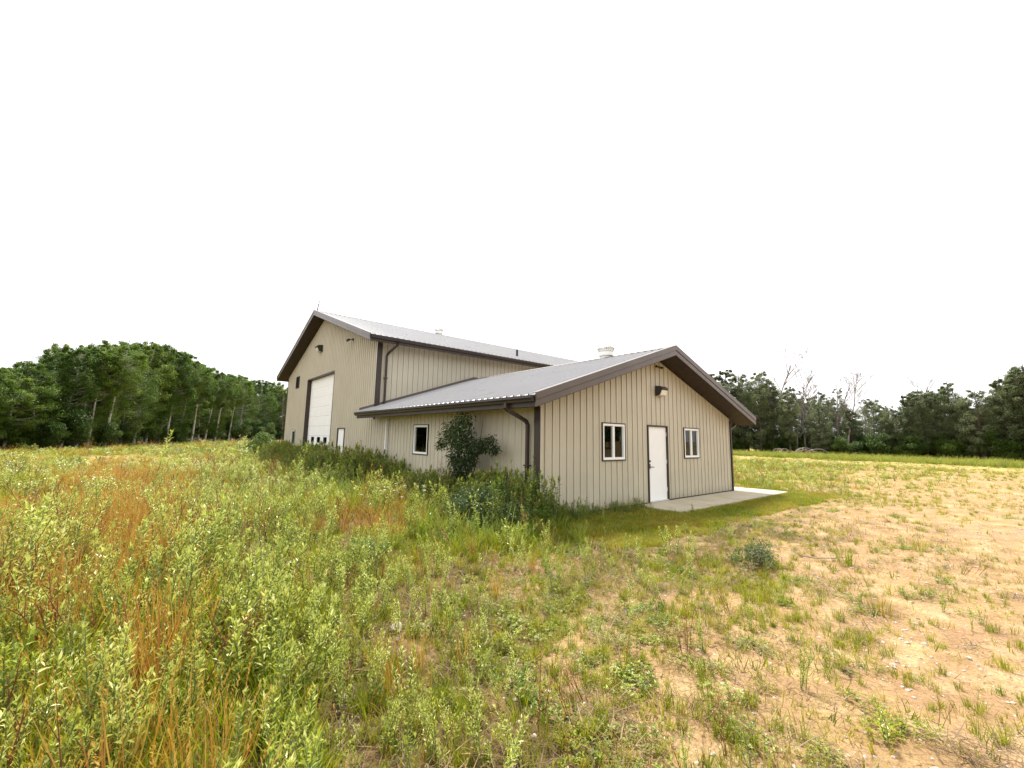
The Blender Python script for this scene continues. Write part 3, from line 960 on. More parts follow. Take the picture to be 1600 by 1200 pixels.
def turbine(c, r, hb, label):
    """white pipe collar with a bulbous spinning vane head"""
    x, y, z = c
    t = MB().lathe([(r * 1.35, 0), (r * .98, .05), (r * .98, hb), (r * 1.04, hb + .004)], (x, y, z), 28).build('turbine_vent', 'galv', BLD, smooth=False)
    t['label'] = label
    MB().lathe([(r * 1.10, hb * .45), (r * 1.22, hb * .5), (r * 1.22, hb), (r * 1.10, hb + .003)], (x, y, z), 28).build('collar', 'white', t)
    MB().lathe([(r * 1.22, hb + .004), (r * 1.30, hb + .012), (r * 1.30, hb + .045), (r * 1.20, hb + .05)], (x, y, z), 28).build('vane_ring', 'galv', t)
    H = r * .8
    n = 22
    for k in range(n):
        a0 = 2 * math.pi * k / n
        vs = []
        for j in range(7):
            f = j / 6
            rr = r * (1.26 + .22 * math.sin(math.pi * (f * .9 + .05))) * (1 - .45 * max(0, f - .55) / .45)
            zz = z + hb + .045 + H * f
            for da in (0, .20):
                a = a0 + da + f * .35
                q = rr * (1 if da == 0 else .93)
                vs.append((x + q * math.cos(a), y + q * math.sin(a), zz))
        MB().add(vs, [(2 * j, 2 * j + 1, 2 * j + 3, 2 * j + 2) for j in range(6)]).build('vane', 'galv', t)
    MB().lathe([(r * .80, 0), (r * .86, .01), (r * .6, .05), (.03, .07)], (x, y, z + hb + .035 + H), 24).build('cap', 'galv', t)
    return t
turbine((AW / 2, 1.78, 4.24), .19, .24, 'white turbine vent on the annex ridge')
turbine((6.9, RY, 8.12), .19, .26, 'white turbine vent on the shop ridge')
MB().tube([(7.84, 10.1, 5.9), (7.84, 10.1, 6.32)], .06, 12).build('vent_pipe', 'black', BLD)
MB().tube([(-.45, RY, 8.2), (-.43, RY, 8.5), (-.36, RY, 8.85)], [.032, .026, .012], 6).build('lightning_rod', 'black', BLD)
# ------------------------------------------------------------------ trees: x, y, height in metres
LEFT= [(-18.0, 38.0, 5.9), (-17.6, 38.6, 6.0), (-17.8, 41.6, 5.8), (-17.2, 41.9, 6.3), (-16.5, 41.5, 6.3), (-16.5, 44.6, 6.0), (-15.6, 44.0, 6.1), (-15.4, 46.4, 6.8), (-14.3, 45.6, 7.4), (-13.8, 47.9, 8.8), (-13.0, 47.7, 9.2), (-12.3, 50.4, 9.3), (-11.5, 51.7, 9.6), (-10.5, 54.0, 10.5), (-9.6, 56.5, 11.4), (-8.7, 60.4, 12.4), (-7.7, 62.8, 13.0), (-6.5, 66.1, 12.6), (-5.1, 69.7, 11.9), (-3.3, 76.4, 13.0), (-1.4, 82.7, 12.5), (1.0, 90.1, 12.4), (3.4, 95.6, 13.8), (7.2, 104.4, 13.5), (10.7, 111.3, 14.7), (14.4, 118.9, 13.9), (19.9, 126.9, 14.5), (23.5, 129.6, 15.9), (28.9, 133.6, 16.2)]
LEFTBACK= [(-19.6, 42.0, 6.2), (-19.1, 42.0, 6.3), (-19.0, 43.5, 6.3), (-18.5, 43.5, 6.6), (-18.2, 44.8, 6.6), (-17.9, 46.1, 6.5), (-17.2, 45.5, 6.7), (-16.9, 46.8, 6.7), (-16.6, 48.0, 6.8), (-16.2, 50.1, 7.6), (-15.8, 52.8, 8.5), (-14.8, 51.5, 9.3), (-14.1, 51.6, 10.0), (-13.4, 53.8, 10.2), (-12.7, 53.7, 10.4), (-12.2, 57.2, 11.1), (-11.4, 58.8, 11.8), (-10.4, 59.1, 11.8), (-9.4, 63.6, 12.9), (-8.2, 64.1, 13.1), (-7.2, 70.5, 13.6), (-5.6, 74.0, 14.0), (-3.8, 79.8, 13.7), (-2.0, 84.8, 13.4), (0.1, 91.6, 12.9), (2.4, 97.9, 13.4), (5.6, 106.8, 15.1), (8.2, 110.9, 14.6), (11.2, 115.9, 15.5), (15.4, 124.0, 15.3), (19.4, 130.5, 16.8), (22.1, 129.8, 15.7), (27.3, 136.1, 16.6), (31.3, 136.9, 16.7), (-21.8, 50.1, 7.1), (-20.9, 49.5, 7.0), (-20.6, 50.5, 7.2), (-20.1, 51.4, 7.0), (-19.8, 52.9, 7.4), (-19.3, 54.2, 7.6), (-18.4, 54.2, 7.6), (-17.6, 54.4, 7.4), (-17.4, 57.8, 8.3), (-16.5, 57.3, 9.1), (-15.5, 57.7, 10.2), (-14.4, 57.4, 10.7), (-13.5, 59.7, 11.3), (-12.6, 63.0, 11.9), (-11.5, 62.2, 12.0), (-10.6, 65.3, 13.1), (-9.5, 69.8, 13.8), (-8.4, 72.1, 14.4), (-6.9, 75.7, 14.5), (-5.4, 81.1, 15.0), (-3.6, 86.7, 14.6), (-1.3, 91.5, 14.0), (1.1, 97.6, 13.5), (4.8, 108.8, 15.2), (8.4, 115.3, 15.5), (11.9, 120.8, 15.5), (16.4, 127.6, 16.4), (20.8, 134.1, 16.2), (26.1, 139.2, 17.3), (30.4, 140.7, 17.3)]
RIGHT= [(62.8, 27.7, 10.8), (63.5, 25.4, 11.9), (66.0, 24.7, 12.8), (66.0, 22.2, 11.6), (66.1, 19.7, 11.8), (68.1, 18.4, 10.7), (65.7, 15.5, 9.1), (68.8, 14.4, 9.6), (67.8, 12.3, 9.0), (69.5, 10.6, 9.7), (68.6, 8.6, 7.8), (69.9, 7.4, 7.9), (69.2, 5.5, 6.9), (68.9, 4.0, 6.2), (68.7, 2.7, 8.2), (70.5, 1.5, 8.6), (70.7, 0.3, 8.4), (72.2, -0.7, 9.8), (70.9, -2.3, 7.7), (69.6, -3.4, 8.2), (72.3, -4.3, 7.9), (69.8, -5.6, 9.6), (69.6, -6.6, 10.0), (71.0, -7.7, 10.8), (70.8, -8.9, 11.6), (68.8, -9.7, 11.4), (68.9, -10.5, 11.3), (72.1, -11.8, 11.3), (71.1, -12.7, 10.6)]
RIGHTBACK= [(65.2, 32.9, 10.4), (68.8, 32.1, 11.1), (68.4, 29.3, 11.4), (68.3, 26.5, 11.3), (69.3, 24.9, 10.8), (72.9, 24.1, 11.5), (71.5, 21.5, 11.3), (70.2, 19.3, 9.5), (71.7, 17.4, 10.5), (72.8, 15.6, 8.8), (75.9, 14.5, 9.6), (77.8, 13.3, 8.9), (77.7, 11.3, 8.2), (77.4, 9.6, 6.6), (76.5, 7.7, 8.3), (76.9, 5.9, 7.2), (74.0, 3.8, 5.8), (78.3, 2.8, 9.2), (78.6, 1.3, 9.4), (78.5, -0.1, 9.4), (78.9, -1.6, 7.7), (77.6, -3.0, 7.2), (76.5, -4.3, 7.3), (77.3, -5.3, 8.2), (76.2, -6.4, 10.4), (78.8, -7.4, 11.9), (75.4, -8.6, 10.9), (77.2, -9.8, 10.8), (77.8, -10.7, 10.8), (78.2, -11.7, 12.0), (75.3, -12.3, 10.9), (78.2, -13.4, 10.5), (78.0, -14.4, 11.2)]
TRUNKS= [(-12.3, 50.1, 9.6), (-11.6, 50.1, 9.4), (-10.5, 51.1, 10.2), (-5.8, 65.6, 12.5), (-4.5, 69.7, 12.0), (-2.7, 74.6, 12.1), (-0.5, 83.1, 12.3), (1.2, 86.9, 12.7), (4.1, 95.1, 13.1)]
def crown_tree(seed, h, cb, cr, nclump, nleaf, leaf, mat_i, lean=.06, sparse=1., shape=.5):
    """trunk with limbs, and a crown of leaf clumps carried by the limbs; returns (trunk PB, crown PB)"""
    rg = random.Random(seed)
    T, C = PB(seed), PB(seed + 1)
    la = rg.uniform(-.4, .4)
    path = []
    for i in range(8):
        f = i / 7
        path.append(Vector((math.cos(la) * lean * h * f ** 1.4 + rg.uniform(-.08, .08) * (0 < i), math.sin(la) * lean * h * f ** 1.4 + rg.uniform(-.08, .08) * (0 < i), h * .97 * f)))
    T.stem(path, h * .0125, .02, 0, 7)
    at = lambda f: path[min(6, int(f * 7))].lerp(path[min(7, int(f * 7) + 1)], f * 7 - int(f * 7)) if f < 1 else path[7]
    for k in range(nclump):
        f = cb + (1 - cb) * ((k + rg.random()) / nclump)
        g = (f - cb) / (1 - cb)
        wid = cr * (.35 + .9 * math.sin(math.pi * min(1, .12 + .80 * g)) ** .8) * (1 - .35 * max(0, g - .7) / .3)
        a = rg.uniform(0, 2 * math.pi)
        rr = wid * rg.uniform(.25, 1.) ** .7
        b0 = at(max(.02, f - .06))
        c = b0 + Vector((math.cos(a) * rr, math.sin(a) * rr, rr * rg.uniform(.1, .55)))
        if c.z > h * .99:
            c.z = h * rg.uniform(.9, 1.)
        T.stem([b0, b0.lerp(c, .5) + Vector((0, 0, -.05 * rr)), c], .010 * h * (.45 - .25 * g) + .006, .006, 0, 4)
        cs = wid * rg.uniform(.16, .36)
        fl = rg.uniform(.75, 1.15)
        tone = rg.random()
        n = int(nleaf * rg.uniform(.6, 1.4) * sparse)
        for _ in range(n):
            v = Vector((rg.gauss(0, 1), rg.gauss(0, 1), rg.gauss(0, 1)))
            v = v.normalized() * rg.random() ** .45
            p = c + Vector((v.x * cs, v.y * cs, v.z * cs * fl))
            d = Vector((rg.uniform(-1, 1), rg.uniform(-1, 1), rg.uniform(-.9, .3)))
            C.leaf(p, d, leaf * rg.uniform(.7, 1.3), leaf * rg.uniform(.55, .9), 0, min(1, max(0, tone * .6 + rg.random() * .4)))
    return T, C

def bare_tree(seed, h):
    rg = random.Random(seed)
    T = PB(seed)
    def grow(p, d, L, r, dep):
        path = [p]
        for i in range(4):
            d = (d + Vector((rg.uniform(-.16, .16), rg.uniform(-.16, .16), .05))).normalized()
            path.append(path[-1] + d * L / 4)
        T.stem(path, r, r * .45, 0, 5 if dep < 2 else 3)
        if dep >= 4:
            return
        for k in range(4 if dep else 13):
            i = rg.uniform(1.2, 4) if dep else rg.uniform(1.5, 4)
            j = min(3, int(i))
            q = path[j].lerp(path[j + 1], i - j) if j < 4 else path[4]
            a = rg.uniform(0, 6.28)
            nd = (d * .75 + Vector((math.cos(a), math.sin(a), rg.uniform(.1, .7))) * .75).normalized()
            grow(q, nd, L * rg.uniform(.32, .5) * (.75 if dep == 0 else 1), max(.009, r * .36), dep + 1)
    grow(Vector((0, 0, 0)), Vector((rg.uniform(-.05, .05), rg.uniform(-.05, .05), 1)), h * .98, h * .011, 0)
    return T

def place_tree(name, kinds, i, x, y, h, rot, label, cat='tree', group=None, zrot=None):
    t, c, h0, bark, leafm = kinds[i % len(kinds)]
    s = h * (1.05 if name == 'aspen_tree' else 1.17 if y > 17 else 1.1) / h0
    e = empty(name, (x, y, -.05))
    e.rotation_euler.z = rot
    k = max(s, .75)
    e.scale = (k, k, s)
    tag(e, label, cat, group)
    for nm, me in (('trunk', t), ('crown', c)):
        if me is None:
            continue
        o = bpy.data.objects.new(nm, me)
        COL.objects.link(o)
        o.parent = e
    return e

def kind(seed, h, cb, cr, ncl, nl, leaf, bark, leafm, **kw):
    T, C = crown_tree(seed, h, cb, cr, ncl, nl, leaf, 0, **kw)
    return (T.mesh('trunk', [bark]), C.mesh('crown', [leafm]), h, bark, leafm)
ASPEN = [kind(100 + i, 12., (.16, .24, .12)[i], (1.9, 1.7, 2.1)[i], 150, 150, .135, 'bark_pale', 'aspen', lean=(.08, .05, .10)[i]) for i in range(3)]
POLE = [kind(120 + i, 12., (.58, .52)[i], (1.7, 1.6)[i], 90, 150, .135, 'bark_pale', 'aspen', lean=.13) for i in range(2)]
POPLAR = [kind(140 + i, 10., (.10, .18, .25, .14)[i], (1.5, 1.35, 1.2, 1.7)[i], 130, 110, .13, 'bark_dark', 'poplar', lean=.04) for i in range(4)]
THIN = [kind(160 + i, 10., (.22, .3)[i], (1.3, 1.1)[i], 54, 50, .14, 'bark_dead', 'poplar', lean=.05) for i in range(2)]
BARE = [(bare_tree(180 + i, 10.).mesh('trunk', ['bark_dead']), None, 10., 0, 0) for i in range(3)]

rg = random.Random(9)
GL, GR = 'aspens along the dark woodland edge', 'trees along the yard-side wood'
for i, (x, y, h) in enumerate(LEFT):
    if h < 7:
        place_tree('aspen_tree', ASPEN, i, x, y, h, rg.uniform(0, 6.3), 'short bushy aspen at the low outer end of the dark woodland', group='short aspens at the woodland end')
    elif y < 58:
        place_tree('aspen_tree', ASPEN, i, x, y, h, rg.uniform(0, 6.3), 'full green aspen on the tall hump of the dark woodland', group='tall aspens on the woodland hump')
    elif x < 2:
        place_tree('aspen_tree', ASPEN, i, x, y, h, rg.uniform(0, 6.3), 'green aspen on the falling slope of the woodland skyline', group=GL)
    else:
        place_tree('aspen_tree', ASPEN, i, x, y, h, rg.uniform(0, 6.3), 'distant aspen where the woodland runs low behind the shop gable', group='distant aspens beside the shop')
TL = ['pale aspen with the stoutest bare white trunk at the woodland edge', 'slim pale aspen just beside the stoutest white trunk', 'pale aspen standing apart, third bare trunk of the near woodland',
      'leaning pale aspen, first of the slanted trunks in mid woodland', 'leaning pale aspen with a long bright bare trunk in mid woodland', 'pale aspen with a kinked bright trunk past mid woodland',
      'slanted thin aspen, first of a close pair of leaning trunks', 'slanted thin aspen, second of a close pair of leaning trunks', 'thin upright pale aspen where the woodland runs low toward the shop']
for i, (x, y, h) in enumerate(TRUNKS):
    place_tree('aspen_tree', POLE, i, x, y, h, -.69 + rg.uniform(-.3, .3), TL[i], group='bare-trunked aspens')
def PL(y):
    for lim, lab, grp in ((17, 'full grey-green poplar close beside the annex eave', 'poplars beside the annex eave'), (6.2, 'grey-green poplar among the dead trees beyond the yard', 'poplars among the dead trees'),
                          (3.2, 'low poplar in the dip of the skyline beyond the yard', 'low poplars in the dip'), (-5, 'broad poplar in the darker group beyond the sand', 'broad poplars beyond the sand'), (-99, 'tallest dark poplar at the end of the yard-side row', GR)):
        if y > lim:
            return lab, 'tree', grp
for i, (x, y, h) in enumerate(RIGHT):
    if y > 6 and y < 16.5 and i % 2:
        place_tree('poplar_tree', THIN, i, x, y, h, rg.uniform(0, 6.3), 'thin half-bare grey poplar among the dead trees beyond the yard', group='thin poplars beyond the yard')
    else:
        place_tree('poplar_tree', POPLAR, i, x, y, h * (1 if not 6 < y < 15 else .82), rg.uniform(0, 6.3), *PL(y))
DL = ['tallest dead tree, bare forked crown above the trees beyond the yard', 'dead bare tree just beside the tallest dead tree', 'dead twiggy tree near the gap of white sky', 'bare tree with a fan of fine twigs beyond the yard', 'dead pole with a tuft of leaves before the tall poplars']
for i, (x, y, h) in enumerate([(67.5, 18.4, 12.6), (68.8, 15.6, 10.4), (70.0, 14.2, 9.8), (71.2, 11.3, 9.6), (71.9, 2.9, 8.3)]):
    place_tree('dead_tree', BARE, i, x, y, h, rg.uniform(0, 6.3), DL[i], group='dead trees beyond the yard')
e = place_tree('dead_tree', BARE, 1, 67.5, 9.2, 9.5, 2.2, 'leaning dead tree with a pale slanted trunk beyond the yard', group='dead trees beyond the yard')
e.rotation_euler = (.0, -.12, 2.2)

# ------------------------------------------------------------------ scatter of what nobody could count
def proto_set(name, meshes):
    c = bpy.data.collections.new(name)
    for i, me in enumerate(meshes):
        o = bpy.data.objects.new('%s_%02d' % (name, i), me)
        c.objects.link(o)
    return c

def scatter(name, protos, x, y, scl, idx, tint, label, tilt=.12, seed=0, z=None, zs=None, rotz=None):
    n = len(x)
    rs = np.random.RandomState(seed)
    me = bpy.data.meshes.new(name)
    me.vertices.add(n)
    zz = (gheight(x, y) if z is None else z)
    me.vertices.foreach_set('co', np.stack([x, y, zz], 1).astype(np.float32).ravel())
    rot = np.stack([rs.normal(0, tilt, n), rs.normal(0, tilt, n), rs.rand(n) * 6.283 if rotz is None else rotz], 1)
    sc3 = np.stack([scl, scl, scl if zs is None else zs], 1)
    for nm, ty, val in (('rot', 'FLOAT_VECTOR', rot), ('scl', 'FLOAT_VECTOR', sc3)):
        a = me.attributes.new(nm, ty, 'POINT')
        a.data.foreach_set('vector', val.astype(np.float32).ravel())
    a = me.attributes.new('idx', 'INT', 'POINT')
    a.data.foreach_set('value', idx.astype(np.int32))
    a = me.attributes.new('tint', 'FLOAT', 'POINT')
    a.data.foreach_set('value', tint.astype(np.float32))
    o = bpy.data.objects.new(name, me)
    COL.objects.link(o)
    g = bpy.data.node_groups.new(name + '_nodes', 'GeometryNodeTree')
    g.interface.new_socket('Geometry', in_out='INPUT', socket_type='NodeSocketGeometry')
    g.interface.new_socket('Geometry', in_out='OUTPUT', socket_type='NodeSocketGeometry')
    N, L = g.nodes, g.links
    gi, go = N.new('NodeGroupInput'), N.new('NodeGroupOutput')
    ci = N.new('GeometryNodeCollectionInfo')
    ci.inputs['Collection'].default_value = protos
    ci.inputs['Separate Children'].default_value = True
    ci.inputs['Reset Children'].default_value = True
    ip = N.new('GeometryNodeInstanceOnPoints')
    ip.inputs['Pick Instance'].default_value = True
    def named(nm, ty):
        k = N.new('GeometryNodeInputNamedAttribute')
        k.data_type = ty
        k.inputs['Name'].default_value = nm
        return k.outputs['Attribute']
    er = N.new('FunctionNodeEulerToRotation')
    L.new(named('rot', 'FLOAT_VECTOR'), er.inputs[0])
    L.new(gi.outputs[0], ip.inputs['Points'])
    L.new(ci.outputs[0], ip.inputs['Instance'])
    L.new(named('idx', 'INT'), ip.inputs['Instance Index'])
    L.new(er.outputs[0], ip.inputs['Rotation'])
    L.new(named('scl', 'FLOAT_VECTOR'), ip.inputs['Scale'])
    L.new(ip.outputs[0], go.inputs[0])
    md = o.modifiers.new('scatter', 'NODES')
    md.node_group = g
    return tag(o, label, None, kind='stuff')

# woods behind the front rows
tp = []
for k in ASPEN + POPLAR + POLE:
    t, c = k[0], k[1]
    me = bpy.data.meshes.new('wood_tree')
    n0, n1 = len(t.vertices), len(c.vertices)
    va = np.empty(n0 * 3, np.float32); t.vertices.foreach_get('co', va)
    vb = np.empty(n1 * 3, np.float32); c.vertices.foreach_get('co', vb)
    me.from_pydata(np.concatenate([va, vb]).reshape(-1, 3).tolist(), [], [tuple(p.vertices) for p in t.polygons] + [tuple(n0 + q for q in p.vertices) for p in c.polygons])
    me.materials.append(M[k[3]])
    me.materials.append(M[k[4]])
    me.polygons.foreach_set('material_index', [0] * len(t.polygons) + [1] * len(c.polygons))
    r0 = np.empty(n0, np.float32); t.attributes['rnd'].data.foreach_get('value', r0)
    r1 = np.empty(n1, np.float32); c.attributes['rnd'].data.foreach_get('value', r1)
    me.attributes.new('rnd', 'FLOAT', 'POINT').data.foreach_set('value', np.concatenate([r0, r1]))
    tp.append(me)
WOOD = proto_set('wood_tree', tp)
B = np.array(LEFTBACK)
rs = np.random.RandomState(5)
scatter('woodland', WOOD, B[:, 0], B[:, 1], np.maximum(B[:, 2] / 12, .75), rs.randint(0, 3, len(B)), np.zeros(len(B)), 'dense dark woodland behind the front aspens', tilt=.04, seed=1, z=np.full(len(B), -.05), zs=B[:, 2] * 1.05 / 12)
B = np.array(RIGHTBACK)
B = np.concatenate([B, B + np.array([2.5, .9, -.3])])
ok = ~((B[:, 1] > 9.6) & (B[:, 1] < 11.2))
B = B[ok]
scatter('woodland', WOOD, B[:, 0], B[:, 1], np.maximum(B[:, 2] / 10, .7), rs.randint(3, 7, len(B)), np.zeros(len(B)), 'grey-green wood behind the trees beyond the yard', tilt=.03, seed=2, z=np.full(len(B), -.05), zs=B[:, 2] * 1.1 / 10)

# the wood across the yard behind the viewpoint, mirrored in the window panes
n = 46
t = np.linspace(0, 1, n)
x = -34 + 100 * t + rs.uniform(-2, 2, n); y = -44 - 8 * np.sin(t * 7) + rs.uniform(-3, 3, n)
scatter('woodland', WOOD, x, y, rs.uniform(.9, 1.25, n), rs.randint(0, 7, n), np.zeros(n), 'wood across the yard mirrored in the panes', tilt=.03, seed=4, z=np.full(n, -.05))

# undergrowth along both wood edges
def shrub_mesh(seed, r, h, n, leaf, mat, rough=1.):
    rg = random.Random(seed)
    P = PB(seed)
    for k in range(9):
        a, rr = rg.uniform(0, 6.28), r * rg.random() ** .6
        c = Vector((math.cos(a) * rr * .7, math.sin(a) * rr * .7, h * rg.uniform(.25, .8)))
        P.stem([(c.x * .2, c.y * .2, 0), (c.x * .6, c.y * .6, c.z * .6), tuple(c)], .018, .006, 1, 3)
        cs, tone = r * rg.uniform(.3, .5), rg.random()
        for _ in range(n // 9):
            v = Vector((rg.gauss(0, 1), rg.gauss(0, 1), rg.gauss(0, 1))).normalized() * rg.random() ** .4
            p = c + Vector((v.x * cs, v.y * cs, v.z * cs * .8))
            P.leaf((p.x, p.y, max(.03, p.z)), (rg.uniform(-1, 1), rg.uniform(-1, 1), rg.uniform(-.4, .8)), leaf * rg.uniform(.7, 1.3), leaf * rg.uniform(.45, .7), 0, min(1, tone * .6 + rg.random() * .4))
    return P.mesh('shrub', [mat, 'bark_dark'])
SHR = proto_set('undergrowth', [shrub_mesh(300 + i, 1.5, (2.4, 3.2, 2.8, 3.8)[i], 2600, .16, 'shrub') for i in range(4)])
L_ = np.array(LEFT)
xs, ys, sc = [], [], []
for x, y, h in LEFT:
    for k in range(9):
        dx, dy = x - CAM.x, y - CAM.y
        r = math.hypot(dx, dy)
        rr = r + rs.uniform(-1.5, 13.)
        tx = rs.uniform(-1.4, 1.4) * r / 45
        xs.append(CAM.x + dx / r * rr + dy / r * tx); ys.append(CAM.y + dy / r * rr - dx / r * tx); sc.append(rs.uniform(.55, 1.2) * (r / 55) ** .5)
for x, y, h in RIGHT:
    for k in range(8):
        xs.append(x + rs.uniform(-2.5, 11)); ys.append(y + rs.uniform(-1.2, 1.2)); sc.append(rs.uniform(.6, 1.25))
n = len(xs)
scatter('undergrowth', SHR, np.array(xs), np.array(ys), np.array(sc), rs.randint(0, 4, n), np.zeros(n), 'dark leafy undergrowth along both wood edges', seed=3, z=np.full(n, -.05))
# ------------------------------------------------------------------ grass and weeds
def tuft(seed, nb, h, spread, w, mat, bend=(.3, 1.0), tilt=.35, heads=0, n=3):
    P = PB(seed)
    rg = P.rg
    for k in range(nb):
        a, rr = rg.uniform(0, 6.28), spread * rg.random() ** .6
        az = a + rg.uniform(-.9, .9)
        L = h * rg.uniform(.45, 1.)
        p = (math.cos(a) * rr, math.sin(a) * rr, -.01)
        tl = rg.uniform(.02, tilt)
        tip = P.blade(p, az, L, w * rg.uniform(.7, 1.3), tl, rg.uniform(*bend), n)
        if heads and k < heads:
            d = Vector((math.cos(az) * .3, math.sin(az) * .3, 1)).normalized()
            for j in range(7):
                q = Vector(tip) + d * (j * .014 - .03)
                b = rg.uniform(0, 6.28)
                P.leaf(q, (math.cos(b) * .5, math.sin(b) * .5, 1), .024, .008, 0, min(1, .5 + rg.random() * .5))
    return P.mesh('tuft', [mat])

def weed(seed, h, stems, leaf, wid, mat, sides=2, spread=.12, gap=.028, up=.7, tipbush=True, P=None, base=(0, 0, 0), stemmat='stem_green', bare=.12):
    own = P is None
    P = P or PB(seed)
    rg = P.rg
    for s in range(stems):
        a = rg.uniform(0, 6.28)
        H = h * rg.uniform(.6, 1.) if s else h
        x0, y0 = base[0] + math.cos(a) * spread * rg.random(), base[1] + math.sin(a) * spread * rg.random()
        ln = rg.uniform(.03, .28)
        path = [Vector((x0 + math.cos(a) * ln * H * f ** 1.5 + rg.uniform(-.008, .008), y0 + math.sin(a) * ln * H * f ** 1.5 + rg.uniform(-.008, .008), base[2] + H * f - .01)) for f in (0, .25, .5, .75, 1)]
        P.stem(path, .0045 + .003 * h, .002, 1)
        def leaves(path, H, f0, ls):
            nl = max(3, int(H / gap))
            for k in range(nl):
                f = f0 + (1 - f0) * (k + rg.random() * .5) / nl
                i = min(3, int(f * 4)) if len(path) == 5 else 0
                q = path[i].lerp(path[i + 1], f * 4 - i) if len(path) == 5 else path[0].lerp(path[1], f)
                b = k * 2.4 + rg.uniform(-.5, .5)
                u = up * (.55 + .9 * f) + rg.uniform(-.25, .25)
                L = ls * (1.15 - .55 * f) * rg.uniform(.7, 1.2)
                P.leaf(q, (math.cos(b), math.sin(b), u), L, L * wid * rg.uniform(.8, 1.2), 0, None, .2, rg.uniform(0, .25))
        leaves(path, H, bare, leaf)
        for k in range(sides):
            f = rg.uniform(.35, .85)
            i = min(3, int(f * 4))
            q = path[i].lerp(path[i + 1], f * 4 - i)
            b = rg.uniform(0, 6.28)
            L = H * rg.uniform(.18, .38)
            e = q + Vector((math.cos(b) * .45, math.sin(b) * .45, 1)).normalized() * L
            P.stem([q, e], .003, .0015, 1)
            leaves([q, e], L, .1, leaf * .75)
        if tipbush:
            for k in range(8):
                b = rg.uniform(0, 6.28)
                P.leaf(path[4] - Vector((0, 0, rg.uniform(0, .05))), (math.cos(b) * .45, math.sin(b) * .45, 1), leaf * rg.uniform(.5, .9), leaf * wid * .7, 0, min(1, .5 + rg.random() * .5))
    return P.mesh('weed', [mat, stemmat]) if own else P

GRASS = proto_set('green_tuft', [tuft(400 + i, 30, (.30, .38, .24, .34)[i], (.07, .09, .06, .12)[i], .0085, 'grass', (.2, 1.1), .4) for i in range(4)])
LUSH = proto_set('lush_tuft', [tuft(420 + i, 34, (.5, .62, .42)[i], .11, .011, 'lush', (.3, 1.4), .35, n=4) for i in range(3)])
ORANGE = proto_set('orange_tuft', [tuft(440 + i, 26, (.55, .66, .5)[i], .10, .0075, 'orange', (.05, .5), .28, heads=9) for i in range(3)])
STRAW = proto_set('straw_tuft', [tuft(460 + i, 26, (.14, .20, .10)[i], .09, .007, 'straw', (.3, 1.6), .9) for i in range(3)])
TURF = proto_set('turf_tuft', [tuft(480 + i, 34, (.12, .15, .10)[i], .12, .009, ('lush', 'grass', 'grass')[i], (.3, 1.3), .7, n=2) for i in range(3)])
PALE = proto_set('pale_weed', [weed(500 + i, (.55, .7, .42, .62, .34, .5)[i], (3, 4, 4, 2, 5, 3)[i], (.062, .07, .055, .072, .048, .066)[i], (.30, .27, .32, .28, .36, .42)[i], 'pale', (3, 3, 2, 4, 2, 3)[i], .10, .021, .9) for i in range(6)])
HERB = proto_set('green_weed', [weed(520 + i, (.4, .55, .25)[i], (4, 3, 6)[i], (.07, .08, .06)[i], (.4, .35, .5)[i], 'herb', 3, .12, .03, .5) for i in range(3)])
def cloverlet(seed, mat):
    P = PB(seed)
    rg = P.rg
    for k in range(44):
        a, rr = rg.uniform(0, 6.28), .13 * rg.random() ** .6
        p = (math.cos(a) * rr, math.sin(a) * rr, rg.uniform(.005, .05))
        for j in range(3):
            b = a + j * 2.1
            P.leaf(p, (math.cos(b), math.sin(b), rg.uniform(.1, .5)), .022, .014, 0)
    return P.mesh('cover', [mat])
CLOVER = proto_set('low_weed', [cloverlet(540, 'herb'), cloverlet(541, 'herb'), cloverlet(542, 'grass')])

RS = np.random.RandomState(77)
def field(r0, r1, dens, lo=-64, hi=62):
    """random points in a ring sector round the viewpoint, even per square metre"""
    a0, a1 = R(39.5 + lo), R(39.5 + hi)
    n = int(dens * (a1 - a0) / 2 * (r1 * r1 - r0 * r0))
    a = RS.uniform(a0, a1, n)
    r = np.sqrt(RS.uniform(r0 * r0, r1 * r1, n))
    x, y = CAM.x + np.sin(a) * r, CAM.y + np.cos(a) * r
    ok = ~built(x, y, .03)
    return x[ok], y[ok], r[ok]

